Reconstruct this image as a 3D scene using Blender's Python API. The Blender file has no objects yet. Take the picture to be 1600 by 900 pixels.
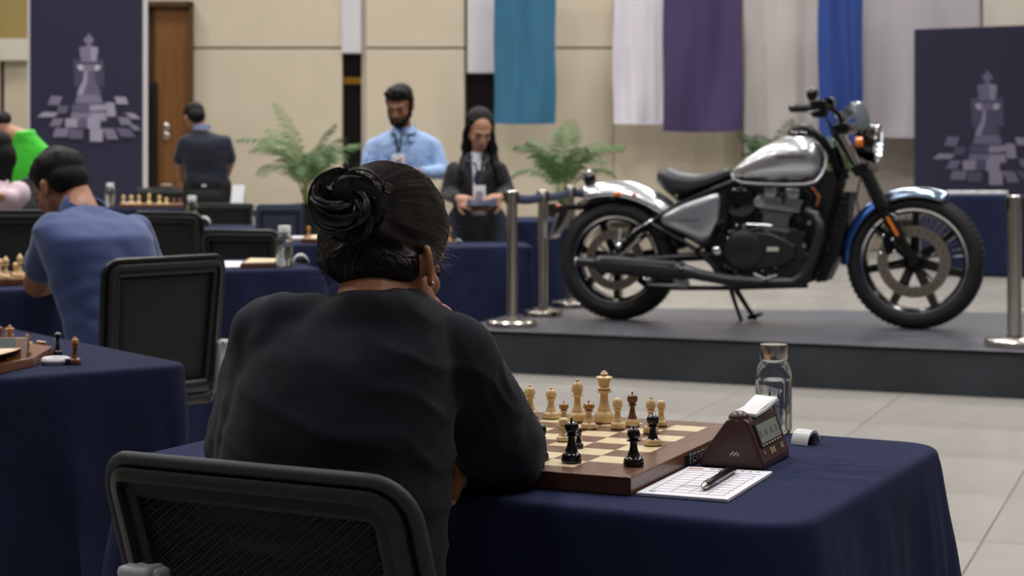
import bpy, bmesh, math, random
from mathutils import Vector, Matrix, noise
from math import sin, cos, pi, radians, sqrt, atan2

# ------------------------------------------------------------------ camera, world, light, exposure
F, H, HY, CX = 2850.0, 1.13, 245.0, 800.0          # focal length in pixels, eye height, horizon row, centre column
SC = bpy.context.scene
COL = SC.collection
cam_d = bpy.data.cameras.new('camera'); cam = bpy.data.objects.new('camera', cam_d); COL.objects.link(cam)
cam.location = (0, 0, H); cam.rotation_euler = (radians(90), 0, 0)
cam_d.sensor_width = 36.0; cam_d.lens = F / 1600 * 36.0
cam_d.shift_y = -(450 - HY) / 1600
cam_d.clip_start = 0.05; cam_d.clip_end = 200
cam_d.dof.use_dof = True; cam_d.dof.focus_distance = 2.42; cam_d.dof.aperture_fstop = 9.5
SC.camera = cam
world = bpy.data.worlds.new('world'); SC.world = world; world.use_nodes = True
world.node_tree.nodes['Background'].inputs[0].default_value = (0.80, 0.86, 1.0, 1)
world.node_tree.nodes['Background'].inputs[1].default_value = 0.10
SC.view_settings.view_transform = 'Standard'; SC.view_settings.look = 'None'
SC.view_settings.gamma = 1.0; SC.view_settings.exposure = 0.0
CEIL = 7.0
LAMPS = [(x, y) for y in (1.6, 5.4, 9.2, 13.0, 16.8, 20.3) for x in (-6.0, -2.0, 2.0, 6.0)]
for i, (x, y) in enumerate(LAMPS):
    ld = bpy.data.lights.new('ceiling_lamp_light', 'AREA'); ld.shape = 'SQUARE'; ld.size = 0.9
    ld.spread = radians(140); ld.energy = (34 if y < 2 else 96); ld.color = (1.0, 0.975, 0.955)
    lo = bpy.data.objects.new('ceiling_lamp_light', ld); COL.objects.link(lo); lo.location = (x, y, CEIL - 0.09)

def P(x, y, d): return Vector(((x - CX) / F * d, d, H - (y - HY) / F * d))
def G(x, y, z=0.0):
    d = F * (H - z) / (y - HY); return P(x, y, d)

# ------------------------------------------------------------------ materials
def lin(c):
    out = []
    for v in c[:3]:
        v /= 255.0; out.append(v / 12.92 if v <= 0.04045 else ((v + 0.055) / 1.055) ** 2.4)
    return (*out, 1)
_mats = {}
def mat(name, rgb, rough=0.6, metal=0.0, bump=None, var=None, spec=None, coat=0, sheen=0, trans=0, ior=1.45, emit=None, alpha=1, aniso=None, nocoord=False):
    """rgb in 0..255; bump=(scale, strength, distance); var=(scale, rgb2, contrast)"""
    if name in _mats: return _mats[name]
    m = bpy.data.materials.new(name); m.use_nodes = True; _mats[name] = m
    nt = m.node_tree; b = nt.nodes['Principled BSDF']
    b.inputs['Base Color'].default_value = lin(rgb); b.inputs['Roughness'].default_value = rough
    b.inputs['Metallic'].default_value = metal; b.inputs['IOR'].default_value = ior
    if spec is not None: b.inputs['Specular IOR Level'].default_value = spec
    if coat: b.inputs['Coat Weight'].default_value = coat; b.inputs['Coat Roughness'].default_value = 0.08
    if sheen: b.inputs['Sheen Weight'].default_value = sheen; b.inputs['Sheen Roughness'].default_value = 0.4
    if trans: b.inputs['Transmission Weight'].default_value = trans
    if alpha < 1: b.inputs['Alpha'].default_value = alpha
    if emit: b.inputs['Emission Color'].default_value = lin(emit[0]); b.inputs['Emission Strength'].default_value = emit[1]
    tc = nt.nodes.new('ShaderNodeTexCoord'); src = tc.outputs['Object']
    if aniso:
        mp = nt.nodes.new('ShaderNodeMapping'); mp.inputs['Scale'].default_value = aniso
        nt.links.new(src, mp.inputs[0]); src = mp.outputs[0]
    if var:
        n = nt.nodes.new('ShaderNodeTexNoise'); n.inputs['Scale'].default_value = var[0]; n.inputs['Detail'].default_value = 6
        nt.links.new(src, n.inputs['Vector'])
        r = nt.nodes.new('ShaderNodeValToRGB'); lo, hi = 0.5 - var[2], 0.5 + var[2]
        r.color_ramp.elements[0].position = lo; r.color_ramp.elements[1].position = hi
        r.color_ramp.elements[0].color = lin(rgb); r.color_ramp.elements[1].color = lin(var[1])
        nt.links.new(n.outputs['Fac'], r.inputs[0]); nt.links.new(r.outputs[0], b.inputs['Base Color'])
    if bump:
        n2 = nt.nodes.new('ShaderNodeTexNoise'); n2.inputs['Scale'].default_value = bump[0]; n2.inputs['Detail'].default_value = 5
        nt.links.new(src, n2.inputs['Vector'])
        bp = nt.nodes.new('ShaderNodeBump'); bp.inputs['Strength'].default_value = bump[1]; bp.inputs['Distance'].default_value = bump[2]
        nt.links.new(n2.outputs['Fac'], bp.inputs['Height']); nt.links.new(bp.outputs[0], b.inputs['Normal'])
    return m

M_wall = mat('beige_wallcovering', (202, 191, 170), 0.75, var=(2.5, (195, 184, 163), .25), bump=(60, .15, .003))
M_wallR = mat('grey_beige_wallcovering', (178, 170, 160), 0.8, var=(3, (170, 162, 151), .25))
M_cream = mat('cream_panel_paint', (214, 209, 196), 0.7, var=(2, (206, 201, 188), .3))
M_olive = mat('olive_panel_paint', (160, 140, 84), 0.7, var=(2, (150, 132, 78), .3))
M_ceil = mat('white_ceiling_paint', (205, 200, 190), 0.8, bump=(30, .1, .002))
M_white = mat('white_panel_paint', (206, 204, 210), 0.7, var=(2, (198, 196, 202), .3))
M_darkglass = mat('dark_brown_glass', (22, 18, 17), 0.15, spec=.5, var=(1.5, (34, 26, 22), .2))
M_gold = mat('gold_metal', (214, 160, 60), 0.3, 1.0, bump=(20, .1, .01))
M_basebd = mat('dark_baseboard_wood', (38, 34, 32), 0.5, var=(8, (46, 40, 36), .3))
M_door = mat('brown_door_veneer', (126, 84, 42), 0.45, aniso=(12, 12, 1.0), var=(1.6, (108, 70, 34), .22), bump=(14, .1, .002))
M_doorfr = mat('dark_door_frame_wood', (78, 58, 36), 0.5, aniso=(10, 10, 1), var=(3, (66, 48, 30), .25))
M_blk = mat('black_plastic', (14, 15, 17), 0.42, bump=(300, .12, .0006))
M_blkmetal = mat('black_powder_coated_metal', (12, 12, 13), 0.32, 0.3, bump=(400, .05, .0004))
M_blkgloss = mat('gloss_black_metal', (9, 9, 10), 0.16, 0.2, coat=.5, bump=(200, .02, .0003))
M_chrome = mat('polished_chrome', (232, 233, 236), 0.10, 1.0, bump=(60, .02, .0005))
M_steel = mat('brushed_steel', (196, 190, 182), 0.24, 1.0, aniso=(1, 1, 40), bump=(40, .1, .0006))
M_alu = mat('cast_aluminium', (165, 165, 168), 0.38, 1.0, bump=(150, .15, .0006))
M_navy = mat('navy_table_linen', (31, 37, 64), 0.9, spec=.15, var=(4, (26, 32, 56), .25), bump=(55, .35, .004))
M_navyF = mat('navy_foreground_linen', (38, 45, 77), 0.9, spec=.15, var=(5, (32, 39, 68), .25), bump=(420, .25, .0008))
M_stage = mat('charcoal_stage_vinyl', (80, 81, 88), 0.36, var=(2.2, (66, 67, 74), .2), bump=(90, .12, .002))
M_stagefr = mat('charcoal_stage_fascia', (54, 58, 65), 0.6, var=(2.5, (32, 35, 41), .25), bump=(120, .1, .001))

def floor_mat():
    m = mat('grey_stone_tile', (162, 158, 152), 0.22, var=(1.1, (142, 139, 135), .22), bump=(2.2, .06, .01))
    nt = m.node_tree; b = nt.nodes['Principled BSDF']
    n = nt.nodes.new('ShaderNodeTexNoise'); n.inputs['Scale'].default_value = 3.0; n.inputs['Detail'].default_value = 8
    tc = [x for x in nt.nodes if x.type == 'TEX_COORD'][0]; nt.links.new(tc.outputs['Object'], n.inputs['Vector'])
    mr = nt.nodes.new('ShaderNodeMapRange'); mr.inputs[3].default_value = 0.16; mr.inputs[4].default_value = 0.34
    nt.links.new(n.outputs['Fac'], mr.inputs[0]); nt.links.new(mr.outputs[0], b.inputs['Roughness'])
    return m
M_tile = floor_mat()
M_grout = mat('dark_grout', (126, 123, 118), 0.8, var=(30, (114, 112, 108), .3))

# ------------------------------------------------------------------ mesh helpers
class MB:
    def __init__(s): s.v = []; s.f = []
    def add(s, vs, fs):
        o = len(s.v); s.v += [Vector(v) for v in vs]; s.f += [tuple(i + o for i in f) for f in fs]; return s
    def box(s, c, size, rz=0, rot=None):
        hx, hy, hz = size[0] / 2, size[1] / 2, size[2] / 2
        R = rot if rot is not None else Matrix.Rotation(rz, 3, 'Z'); c = Vector(c)
        vs = [c + R @ Vector((x * hx, y * hy, z * hz)) for x in (-1, 1) for y in (-1, 1) for z in (-1, 1)]
        return s.add(vs, [(0, 1, 3, 2), (4, 6, 7, 5), (0, 4, 5, 1), (2, 3, 7, 6), (0, 2, 6, 4), (1, 5, 7, 3)])
    def tube(s, pts, r, n=10, cap=True, sq=None):
        pts = [Vector(p) for p in pts]; k = len(pts)
        rs = r if isinstance(r, (list, tuple)) else [r] * k
        vs = []; up = None
        for i, p in enumerate(pts):
            t = (pts[min(i + 1, k - 1)] - pts[max(i - 1, 0)]).normalized()
            if up is None:
                up = Vector((0, 0, 1)) if abs(t.z) < .9 else Vector((1, 0, 0))
            a = t.cross(up)
            if a.length < 1e-5: a = t.orthogonal()
            a.normalize(); b = a.cross(t).normalized(); up = b
            for j in range(n):
                an = 2 * pi * j / n; q = 1.0 if sq is None else sq
                vs.append(p + (a * cos(an) + b * sin(an) * q) * rs[i])
        fs = [(i * n + j, i * n + (j + 1) % n, (i + 1) * n + (j + 1) % n, (i + 1) * n + j) for i in range(k - 1) for j in range(n)]
        if cap: fs += [tuple(range(n))[::-1], tuple((k - 1) * n + j for j in range(n))]
        return s.add(vs, fs)
    def lathe(s, prof, c=(0, 0, 0), axis='z', n=24, R=None, sx=1, sy=1):
        """prof: (radius, height) list"""
        c = Vector(c)
        if R is None:
            R = {'z': Matrix.Identity(3), 'y': Matrix.Rotation(-pi / 2, 3, 'X'), 'x': Matrix.Rotation(pi / 2, 3, 'Y')}[axis]
        vs = []; fs = []; rings = []
        for (r, h) in prof:
            if r < 1e-6:
                rings.append([len(vs)]); vs.append(c + R @ Vector((0, 0, h)))
            else:
                rings.append(list(range(len(vs), len(vs) + n)))
                vs += [c + R @ Vector((r * cos(2 * pi * j / n) * sx, r * sin(2 * pi * j / n) * sy, h)) for j in range(n)]
        for a, b in zip(rings, rings[1:]):
            if len(a) == 1 and len(b) == 1: continue
            for j in range(n):
                k = (j + 1) % n
                if len(a) == 1: fs.append((a[0], b[k], b[j]))
                elif len(b) == 1: fs.append((a[j], a[k], b[0]))
                else: fs.append((a[j], a[k], b[k], b[j]))
        return s.add(vs, fs)
    def ring(s, prof, c, axis='y', n=48):      # closed profile lathe
        return s.lathe(list(prof) + [prof[0]], c, axis, n)
    def ball(s, c, r, n=12, rot=None):
        rx, ry, rz = (r, r, r) if not isinstance(r, (tuple, list)) else r
        R = rot if rot is not None else Matrix.Identity(3); c = Vector(c); vs = []; m = max(6, n * 2 // 3)
        vs.append(c + R @ Vector((0, 0, -rz)))
        for i in range(1, m):
            a = -pi / 2 + pi * i / m
            for j in range(n):
                b = 2 * pi * j / n; vs.append(c + R @ Vector((rx * cos(a) * cos(b), ry * cos(a) * sin(b), rz * sin(a))))
        vs.append(c + R @ Vector((0, 0, rz))); L = len(vs) - 1
        fs = [(0, 1 + (j + 1) % n, 1 + j) for j in range(n)]
        for i in range(m - 2):
            for j in range(n):
                a = 1 + i * n; fs.append((a + j, a + (j + 1) % n, a + n + (j + 1) % n, a + n + j))
        a = 1 + (m - 2) * n; fs += [(a + j, a + (j + 1) % n, L) for j in range(n)]
        return s.add(vs, fs)
    def prism(s, poly, d):                       # poly: 3D points, d: extrusion vector
        poly = [Vector(p) for p in poly]; n = len(poly); d = Vector(d)
        return s.add(poly + [p + d for p in poly], [tuple(range(n))[::-1], tuple(range(n, 2 * n))] + [(i, (i + 1) % n, n + (i + 1) % n, n + i) for i in range(n)])
    def cap2(s, p0, r0, p1, r1, n=12):           # tapered capsule
        p0, p1 = Vector(p0), Vector(p1); s.tube([p0, p1], [r0, r1], n)
        s.ball(p0, r0, n); return s.ball(p1, r1, n)
    def grid(s, fn, nu, nv, closeu=False):
        vs = [fn(i / nu, j / nv) for j in range(nv + 1) for i in range(nu + (0 if closeu else 1))]
        w = nu if closeu else nu + 1
        fs = [(j * w + i, j * w + (i + 1) % w, (j + 1) * w + (i + 1) % w, (j + 1) * w + i) for j in range(nv) for i in range(nu)]
        return s.add(vs, fs)

def thing(name, label, cat, loc=(0, 0, 0), rz=0, group=None):
    o = bpy.data.objects.new(name, None); COL.objects.link(o); o.empty_display_size = .1
    o.location = loc; o.rotation_euler = (0, 0, rz)
    o['label'] = label; o['category'] = cat
    if group: o['group'] = group
    return o
def tag(o, label, cat, group=None):
    o['label'] = label; o['category'] = cat
    if group: o['group'] = group
    return o
def rootmat(o):
    m = Matrix.Translation(o.location) @ o.rotation_euler.to_matrix().to_4x4() @ Matrix.Diagonal((*o.scale, 1))
    return rootmat(o.parent) @ m if o.parent else m
def obj(name, mb, m, parent=None, smooth=True, bevel=0, wspace=False, solid=0, sub=0, label=None, kind=None, seg=2, auto=True):
    """wspace=True: the points are in world space and are brought into the parent's space"""
    me = bpy.data.meshes.new(name)
    vs = mb.v
    if parent is not None and wspace:
        inv = rootmat(parent).inverted(); vs = [inv @ v for v in vs]
    me.from_pydata([tuple(v) for v in vs], [], mb.f); me.validate(); me.update()
    bm = bmesh.new(); bm.from_mesh(me); bmesh.ops.recalc_face_normals(bm, faces=bm.faces); bm.to_mesh(me); bm.free()
    if smooth:
        me.polygons.foreach_set('use_smooth', [True] * len(me.polygons))
        if auto:
            try: me.set_sharp_from_angle(angle=radians(40))
            except Exception: pass
    me.materials.append(m)
    o = bpy.data.objects.new(name, me); COL.objects.link(o)
    if parent is not None: o.parent = parent
    if solid:
        md = o.modifiers.new('solid', 'SOLIDIFY'); md.thickness = solid; md.offset = 0
    if bevel:
        md = o.modifiers.new('bevel', 'BEVEL'); md.width = bevel; md.segments = seg; md.limit_method = 'ANGLE'; md.angle_limit = radians(40)
    if sub:
        md = o.modifiers.new('sub', 'SUBSURF'); md.levels = sub; md.render_levels = sub
    if label: o['label'] = label
    if kind: o['kind'] = kind
    return o
def blob(name, mb, m, parent=None, voxel=0.008, it=6, wspace=True, disp=None, label=None):
    """fuse overlapping solids into one continuous skin (voxel remesh, smoothed, optionally wrinkled)"""
    me = bpy.data.meshes.new(name); vs = mb.v
    if parent is not None and wspace:
        inv = rootmat(parent).inverted(); vs = [inv @ v for v in vs]
    me.from_pydata([tuple(v) for v in vs], [], mb.f)
    bm = bmesh.new(); bm.from_mesh(me); bmesh.ops.recalc_face_normals(bm, faces=bm.faces); bm.to_mesh(me); bm.free()
    t = bpy.data.objects.new('tmp', me); COL.objects.link(t)
    md = t.modifiers.new('r', 'REMESH'); md.mode = 'VOXEL'; md.voxel_size = voxel; md.adaptivity = 0
    if it:
        md = t.modifiers.new('s', 'SMOOTH'); md.factor = .5; md.iterations = it
    dg = bpy.context.evaluated_depsgraph_get(); dg.update()
    me2 = bpy.data.meshes.new_from_object(t.evaluated_get(dg)); me2.name = name
    bpy.data.objects.remove(t); bpy.data.meshes.remove(me)
    if disp:
        me2.update(); inv = rootmat(parent) if parent is not None else Matrix.Identity(4)
        nr = [v.normal.copy() for v in me2.vertices]
        for v, n in zip(me2.vertices, nr): v.co += n * disp(inv @ v.co)
    me2.polygons.foreach_set('use_smooth', [True] * len(me2.polygons)); me2.update()
    me2.materials.clear(); me2.materials.append(m)
    o = bpy.data.objects.new(name, me2); COL.objects.link(o)
    if parent is not None: o.parent = parent
    if label: o['label'] = label
    return o
def dup(root, loc, rz, label=None, group=None, scale=None):
    def cp(o, par):
        c = o.copy(); COL.objects.link(c); c.parent = par
        for ch in list(o.children): cp(ch, c)
        return c
    kids = list(root.children); r = root.copy(); COL.objects.link(r)
    for ch in kids: cp(ch, r)
    r.location = loc; r.rotation_euler = (0, 0, rz)
    if scale: r.scale = (scale,) * 3 if not isinstance(scale, tuple) else scale
    if label: r['label'] = label
    if group: r['group'] = group
    return r
def struct(name, mb, m, smooth=False, **k):
    o = obj(name, mb, m, smooth=smooth, **k); o['kind'] = 'structure'; return o

# ------------------------------------------------------------------ the hall: floor, ceiling, walls
YW = 22.0
fl = struct('floor', MB().box((0, 8, -0.035), (30, 34, 0.06)), M_grout)
TS = 0.75; ta = radians(-21); eu = Vector((cos(ta), sin(ta), 0)); ev = Vector((-sin(ta), cos(ta), 0))
TO = G(1394, 627)
near = []; far = MB()
g = 0.004
for i in range(-28, 28):
    for j in range(-26, 30):
        c = TO + eu * (TS * (i + .5)) + ev * (TS * (j + .5))
        if not (-14.3 < c.x < 14.3 and -8 < c.y < YW - .55): continue
        vis = 2.0 < c.y < 13 and -0.30 * c.y - .5 < c.x < 0.30 * c.y + .5
        (near.append((c.length, c, i, j)) if vis else far.box(c + Vector((0, 0, -.0035)), (TS - g, TS - g, .007), ta))
near.sort(key=lambda t: t[0])
tile_me = None
for k, (_, c, i, j) in enumerate(near):
    if k >= 290: far.box(c + Vector((0, 0, -.0035)), (TS - g, TS - g, .007), ta); continue
    if tile_me is None:
        o = obj('tile', MB().box((0, 0, -.0035), (TS - g, TS - g, .007)), M_tile, fl, smooth=False, bevel=.0015, seg=1); tile_me = o.data
    else:
        o = bpy.data.objects.new('tile', tile_me); COL.objects.link(o); o.parent = fl
        md = o.modifiers.new('bevel', 'BEVEL'); md.width = .0015; md.segments = 1
    o.location = c; o.rotation_euler = (0, 0, ta)
obj('tiles', far, M_tile, fl, smooth=False, kind='stuff')
ceil_ = struct('ceiling', MB().box((0, 8, CEIL + .1), (30, 34, .2)), M_ceil)
struct('wall_left', MB().box((-14.6, 8, CEIL / 2), (.2, 34, CEIL)), M_wall)
struct('wall_right', MB().box((14.6, 8, CEIL / 2), (.2, 34, CEIL)), M_wallR)
wb = struct('wall_back', MB().box((0, YW + .35, CEIL / 2), (30, .3, CEIL)), M_basebd)
def wx(px): return (px - CX) / F * YW
def wz(py): return H - (py - HY) / F * YW
def wpanel(name, x0, x1, z0, z1, m, depth=.16, y=None, **k):
    X0, X1 = wx(x0), wx(x1)
    return obj(name, MB().box(((X0 + X1) / 2, YW + .2 - depth / 2 + (y or 0), (z0 + z1) / 2), (X1 - X0, depth, z1 - z0)), m, wb, smooth=False, bevel=.006, seg=1, **k)
zj = wz(75); zt = wz(345)
for (a, b) in ((-600, -2), (301, 534), (571, 726), (773, 958), (959, 1160)):
    wpanel('wall_panel', a + .2, b, .36, zj - .012, M_wall); wpanel('wall_panel', a + .2, b, zj + .012, CEIL, M_wall)
wpanel('wall_panel', 232, 300.5, wz(6), CEIL, M_wall)                      # above the door
wpanel('wall_panel', 5, 231, .36, zj - .012, M_wall); wpanel('wall_panel', 50, 231, zj + .012, CEIL, M_wall)
wpanel('olive_panel', 0, 46, wz(60), CEIL, M_olive, .2, label='olive upper wall panel')
wpanel('cream_band', 0, 47, wz(95), wz(61), M_cream, .26, label='cream horizontal band')
wpanel('white_panel', 534, 564, wz(83), CEIL, M_white, .2); wpanel('slim_frame', 564, 571, .02, CEIL, M_wallR, .12)
wpanel('glass_strip', 534, 569, .02, wz(84), M_darkglass, .05); wpanel('gold_band', 535, 571, wz(131), wz(121), M_gold, .10, label='gold band across the dark strip')
wpanel('slim_frame', 726, 730, .02, CEIL, M_basebd, .12)
wpanel('white_panel', 730, 772, wz(114), CEIL, M_white, .2); wpanel('glass_strip', 730, 772, .02, wz(115), M_darkglass, .05)
wpanel('wall_panel', 1161, 1532, .36, CEIL, M_wallR, .12); wpanel('slim_frame', 1532, 1537, .36, CEIL, M_basebd, .12)
wpanel('wall_panel', 1538, 2600, .36, CEIL, M_cream, .14)
for k, (a, b) in enumerate(((-600, 228), (301, 534), (571, 726), (773, 2600))):
    o = struct('trim_%d' % (k + 1), MB().box(((wx(a) + wx(b)) / 2, YW - .01, .31), (wx(b) - wx(a), .12, .07)), M_basebd, bevel=.005)
    wpanel('plinth_panel', a, b, .0, .275, M_wall, .17)
# door
d1 = struct('door_1', MB().box(((wx(242) + wx(298)) / 2, YW + .02, wz(10) / 2), (wx(298) - wx(242), .06, wz(10))), M_door)
obj('door_frame', MB().box(((wx(227) + wx(233)) / 2, YW - .01, wz(6) / 2), (wx(233) - wx(227), .16, wz(6))).box(((wx(298) + wx(301)) / 2, YW - .01, wz(6) / 2), (wx(301) - wx(298), .16, wz(6)))
    .box(((wx(227) + wx(301)) / 2, YW - .01, wz(6.5)), (wx(301) - wx(227), .16, .06)), M_doorfr, d1, smooth=False)
obj('door_leaf', MB().box(((wx(233) + wx(241)) / 2, YW + .03, wz(10) / 2), (wx(241) - wx(233), .05, wz(10))), M_doorfr, d1, smooth=False)
obj('pull_handle', MB().box((wx(243), YW - .05, (wz(128) + wz(300)) / 2), (.07, .04, wz(128) - wz(300))).box((wx(243), YW - .02, wz(150)), (.04, .06, .04)).box((wx(243), YW - .02, wz(280)), (.04, .06, .04)), M_blk, d1, bevel=.008, label='long black vertical pull handle')
for py in (198, 212):
    obj('lock', MB().lathe([(0, 0), (.045, 0), (.045, .02), (.03, .03), (0, .03)], (wx(260), YW - .01, wz(py)), R=Matrix.Rotation(pi / 2, 3, 'X'), n=16), M_steel, d1)
# ceiling lamps
lampf = mat('lamp_diffuser', (255, 250, 240), .5, emit=((255, 248, 238), 3.0), bump=(50, .05, .001))
for i, (x, y) in enumerate(LAMPS):
    mb = MB()
    for (dx, dy, w, h) in ((0, .5, 1.06, .06), (0, -.5, 1.06, .06), (.5, 0, .06, .94), (-.5, 0, .06, .94)): mb.box((dx, dy, -.035), (w, h, .07))
    t = obj('ceiling_lamp', mb, M_ceil, ceil_, smooth=False); t.location = (x, y, CEIL); obj('diffuser', MB().box((0, 0, -.012), (.94, .94, .02)), lampf, t, smooth=False)

# ------------------------------------------------------------------ hanging fabric
def drape(name, label, px0, px1, pyb, d, m, amp=.03, folds=5, seed=0, ytop=-40, hem=True, group=None):
    x0, x1 = P(px0, 0, d).x, P(px1, 0, d).x; zb = P(0, pyb, d).z; zt_ = P(0, ytop, d).z
    rnd = random.Random(seed); ph = [rnd.uniform(0, 6) for _ in range(4)]; fr = [folds * .6, folds, folds * 1.7, folds * 2.9]
    def fn(u, v):
        z = zt_ + (zb - zt_) * v
        uu = u + .03 * sin(v * 5 + ph[3]) * sin(pi * u)
        y = sum(amp * w * sin(2 * pi * f_ * uu + p + v * q) for f_, p, w, q in zip(fr, ph, (.7, .55, .16, .05), (1.2, -.8, 2, -3)))
        y += amp * 1.2 * (v ** 3) * sin(pi * u * 2 + v * 3 + ph[1])
        sag = -.012 * sin(pi * u) * (x1 - x0)
        return Vector((x0 + (x1 - x0) * u + .006 * sin(v * 9 + ph[0]), d + y, z + (sag * v if hem else 0)))
    t = tag(obj(name, MB().grid(fn, 72, 40), m, solid=.006), label, 'banner' if 'banner' in name else 'curtain', group)
    if hem:
        pts = [fn(i / 72, 1) for i in range(73)]
        mbh = MB().tube([p + Vector((0, -.004, .012)) for p in pts], .013, 6); obj('hem', mbh, m, t)
    return t
def fab(n, c): return mat(n, c, .75, sheen=.2, bump=(500, .12, .001), var=(1.5, tuple(int(v * .92) for v in c), .3))
drape('hanging_banner', 'teal blue fabric banner hanging on the beige wall', 772, 868, 193, 21.55, fab('teal_fabric', (50, 110, 142)), .03, 3, 1)
drape('hanging_banner', 'white fabric banner hanging left of the purple one', 958, 1036, 194, 21.6, fab('white_fabric', (222, 218, 228)), .03, 2.5, 2)
drape('hanging_banner', 'dark purple fabric banner hanging beside the white one', 1037, 1159, 205, 21.5, fab('purple_fabric', (68, 54, 96)), .04, 2.4, 3)
drape('hanging_banner', 'royal blue fabric banner hanging behind the motorcycle handlebar', 1279, 1348, 228, 21.45, fab('royal_blue_fabric', (40, 72, 148)), .035, 3, 4)
M_cur = fab('light_grey_fabric', (196, 190, 188))
drape('wall_curtain', 'light grey curtain between the purple and the royal blue banner', 1163, 1283, 262, 21.75, M_cur, .03, 3.2, 5)
drape('wall_curtain', 'light grey curtain right of the royal blue banner', 1345, 1531, 214, 21.7, fab('lavender_grey_fabric', (188, 182, 190)), .03, 3.2, 6)

# ------------------------------------------------------------------ printed chess banners
M_ban = mat('dark_indigo_banner_print', (36, 37, 62), .55, var=(1.2, (40, 38, 62), .3), bump=(80, .05, .001))
M_pr = [mat('print_grey_%d' % i, c, .6, bump=(80, .05, .001)) for i, c in enumerate(((70, 68, 92), (98, 94, 118), (126, 120, 144), (158, 152, 174), (190, 186, 204)))]
def king_print(parent, cx, cz, s, y, dim=0, chop=None):
    """flat print: shapes in units of s metres per pixel of the left banner; y is local depth"""
    lay = [0]
    def poly(name, pts, k):
        lay[0] += 1; yy = y - .0015 * (1 + lay[0] * .35)
        pts = [(cx + px * s, yy, cz - py * s) for px, py in pts]
        if chop: pts = [(min(p[0], chop), p[1], p[2]) for p in pts]
        if chop and max(p[0] for p in pts) - min(p[0] for p in pts) < 1e-4: return
        obj(name, MB().prism(pts, (0, .001, 0)), M_pr[max(0, k - dim)], parent, smooth=False)
    sy = lambda pts: pts + [(-a, b) for a, b in reversed(pts)]
    poly('print_shadow', [(-25, -52), (23, -52), (24, -10), (-22, -8)], 0)
    poly('print_cross', [(-1.5, -92), (2, -92), (3, -87), (7, -85), (7, -79), (3, -77), (3, -72), (-3, -72), (-3, -77), (-8, -80), (-8, -85), (-3, -87)], 2)
    poly('print_crown', sy([(0, -74), (14, -71), (15, -66), (12, -48), (0, -48)]), 2)
    poly('print_crown_light', [(2, -72), (13, -70), (11, -50), (4, -49)], 3)
    poly('print_collar', sy([(0, -44), (17, -43), (19, -39), (14, -34), (0, -34)]), 2)
    poly('print_collar_light', [(-19, -43), (-10, -44), (-8, -35), (-15, -35)], 4); poly('print_collar_light', [(10, -44), (19, -42), (15, -35), (9, -35)], 4)
    poly('print_body', sy([(0, -35), (8, -34), (10, -18), (18, -3), (18, 4), (0, 6)]), 1)
    poly('print_body_light', [(-7, -34), (-2, -34), (-3, -16), (-10, 4), (-18, 4), (-17, -3), (-9, -18)], 3)
    poly('print_base', sy([(0, 3), (18, 4), (22, 16), (0, 17)]), 2)
    poly('print_base', sy([(0, 18), (26, 18), (27, 28), (0, 30)]), 1); poly('print_base_light', [(2, 19), (26, 18), (27, 27), (2, 29)], 3)
    poly('print_base', sy([(0, 31), (27, 30), (29, 44), (0, 47)]), 2); poly('print_base_light', [(3, 32), (25, 31), (26, 42), (3, 44)], 3)
    rnd = random.Random(3)
    for (x, yy, w, h, k, sk) in ((-54, 12, 18, 18, 2, 4), (-66, 34, 26, 10, 3, 8), (-42, 26, 16, 16, 1, 3), (-52, 46, 16, 16, 2, 5), (-27, 47, 19, 18, 3, 0), (-8, 47, 18, 20, 1, 1), (8, 47, 20, 22, 3, 0),
                              (35, 26, 14, 28, 3, -2), (52, 12, 18, 15, 3, -3), (58, 44, 18, 16, 2, -4), (72, 36, 14, 12, 3, -9), (-44, 62, 22, 18, 2, 3), (-20, 64, 22, 20, 1, 1), (12, 66, 20, 26, 3, 0),
                              (36, 64, 18, 22, 2, -6), (60, 62, 22, 18, 1, -8), (74, 54, 12, 12, 2, -6)):
        hh = h * .8
        poly('print_tile', [(x - w / 2 + sk, yy - hh / 2), (x + w / 2 + sk, yy - hh / 2 + 1), (x + w / 2 - sk * .3, yy + hh / 2), (x - w / 2 - sk * .3, yy + hh / 2)], k)
dB = 18.5
bl = P(48, 0, dB).x; br = P(224, 0, dB).x; cb = (bl + br) / 2; HB = 3.6
t = thing('standing_banner', 'tall dark indigo standing banner with a grey chess king print, left of the wooden door', 'banner', (cb, dB, 0))
obj('panel', MB().box((0, 0, HB / 2 + .05), (br - bl, .05, HB)), M_ban, t, smooth=False)
obj('side_rail', MB().box(((br - bl) / 2 + .02, .0, HB / 2 + .04), (.035, .07, HB + .04)), M_white, t, smooth=False, label='white side rail')
obj('side_rail', MB().box((-(br - bl) / 2 - .012, .0, HB / 2 + .04), (.02, .07, HB + .04)), M_white, t, smooth=False, label='white side rail')
obj('foot', MB().box((-.4, 0, .02), (.08, .5, .04)).box((.4, 0, .02), (.08, .5, .04)), M_steel, t, bevel=.008)
s1 = dB / F
king_print(t, (140 - 136) * s1, H - (145 - HY) * s1, s1, -.025)
dB = 20.4
bl = P(1429, 0, dB).x; br = P(1655, 0, dB).x; HB2 = P(0, 46, dB).z
t = thing('standing_banner', 'wide dark indigo standing banner with a grey chess king print, right of the motorcycle', 'banner', ((bl + br) / 2, dB, 0))
w = br - bl
obj('panel', MB().prism([(-w / 2, -.02, .05), (w / 2, -.02, .05), (w / 2, -.02, HB2 + .06), (-w / 2, -.02, HB2)], (0, .04, 0)), M_ban, t, smooth=False)
obj('foot', MB().box((-.5, 0, .02), (.08, .5, .04)).box((.5, 0, .02), (.08, .5, .04)), M_steel, t, bevel=.008)
s1 = dB / F
king_print(t, P(1542, 0, dB).x - (bl + br) / 2, P(0, 208, dB).z, s1 * 1.06, -.02, dim=1, chop=w / 2)

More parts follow.
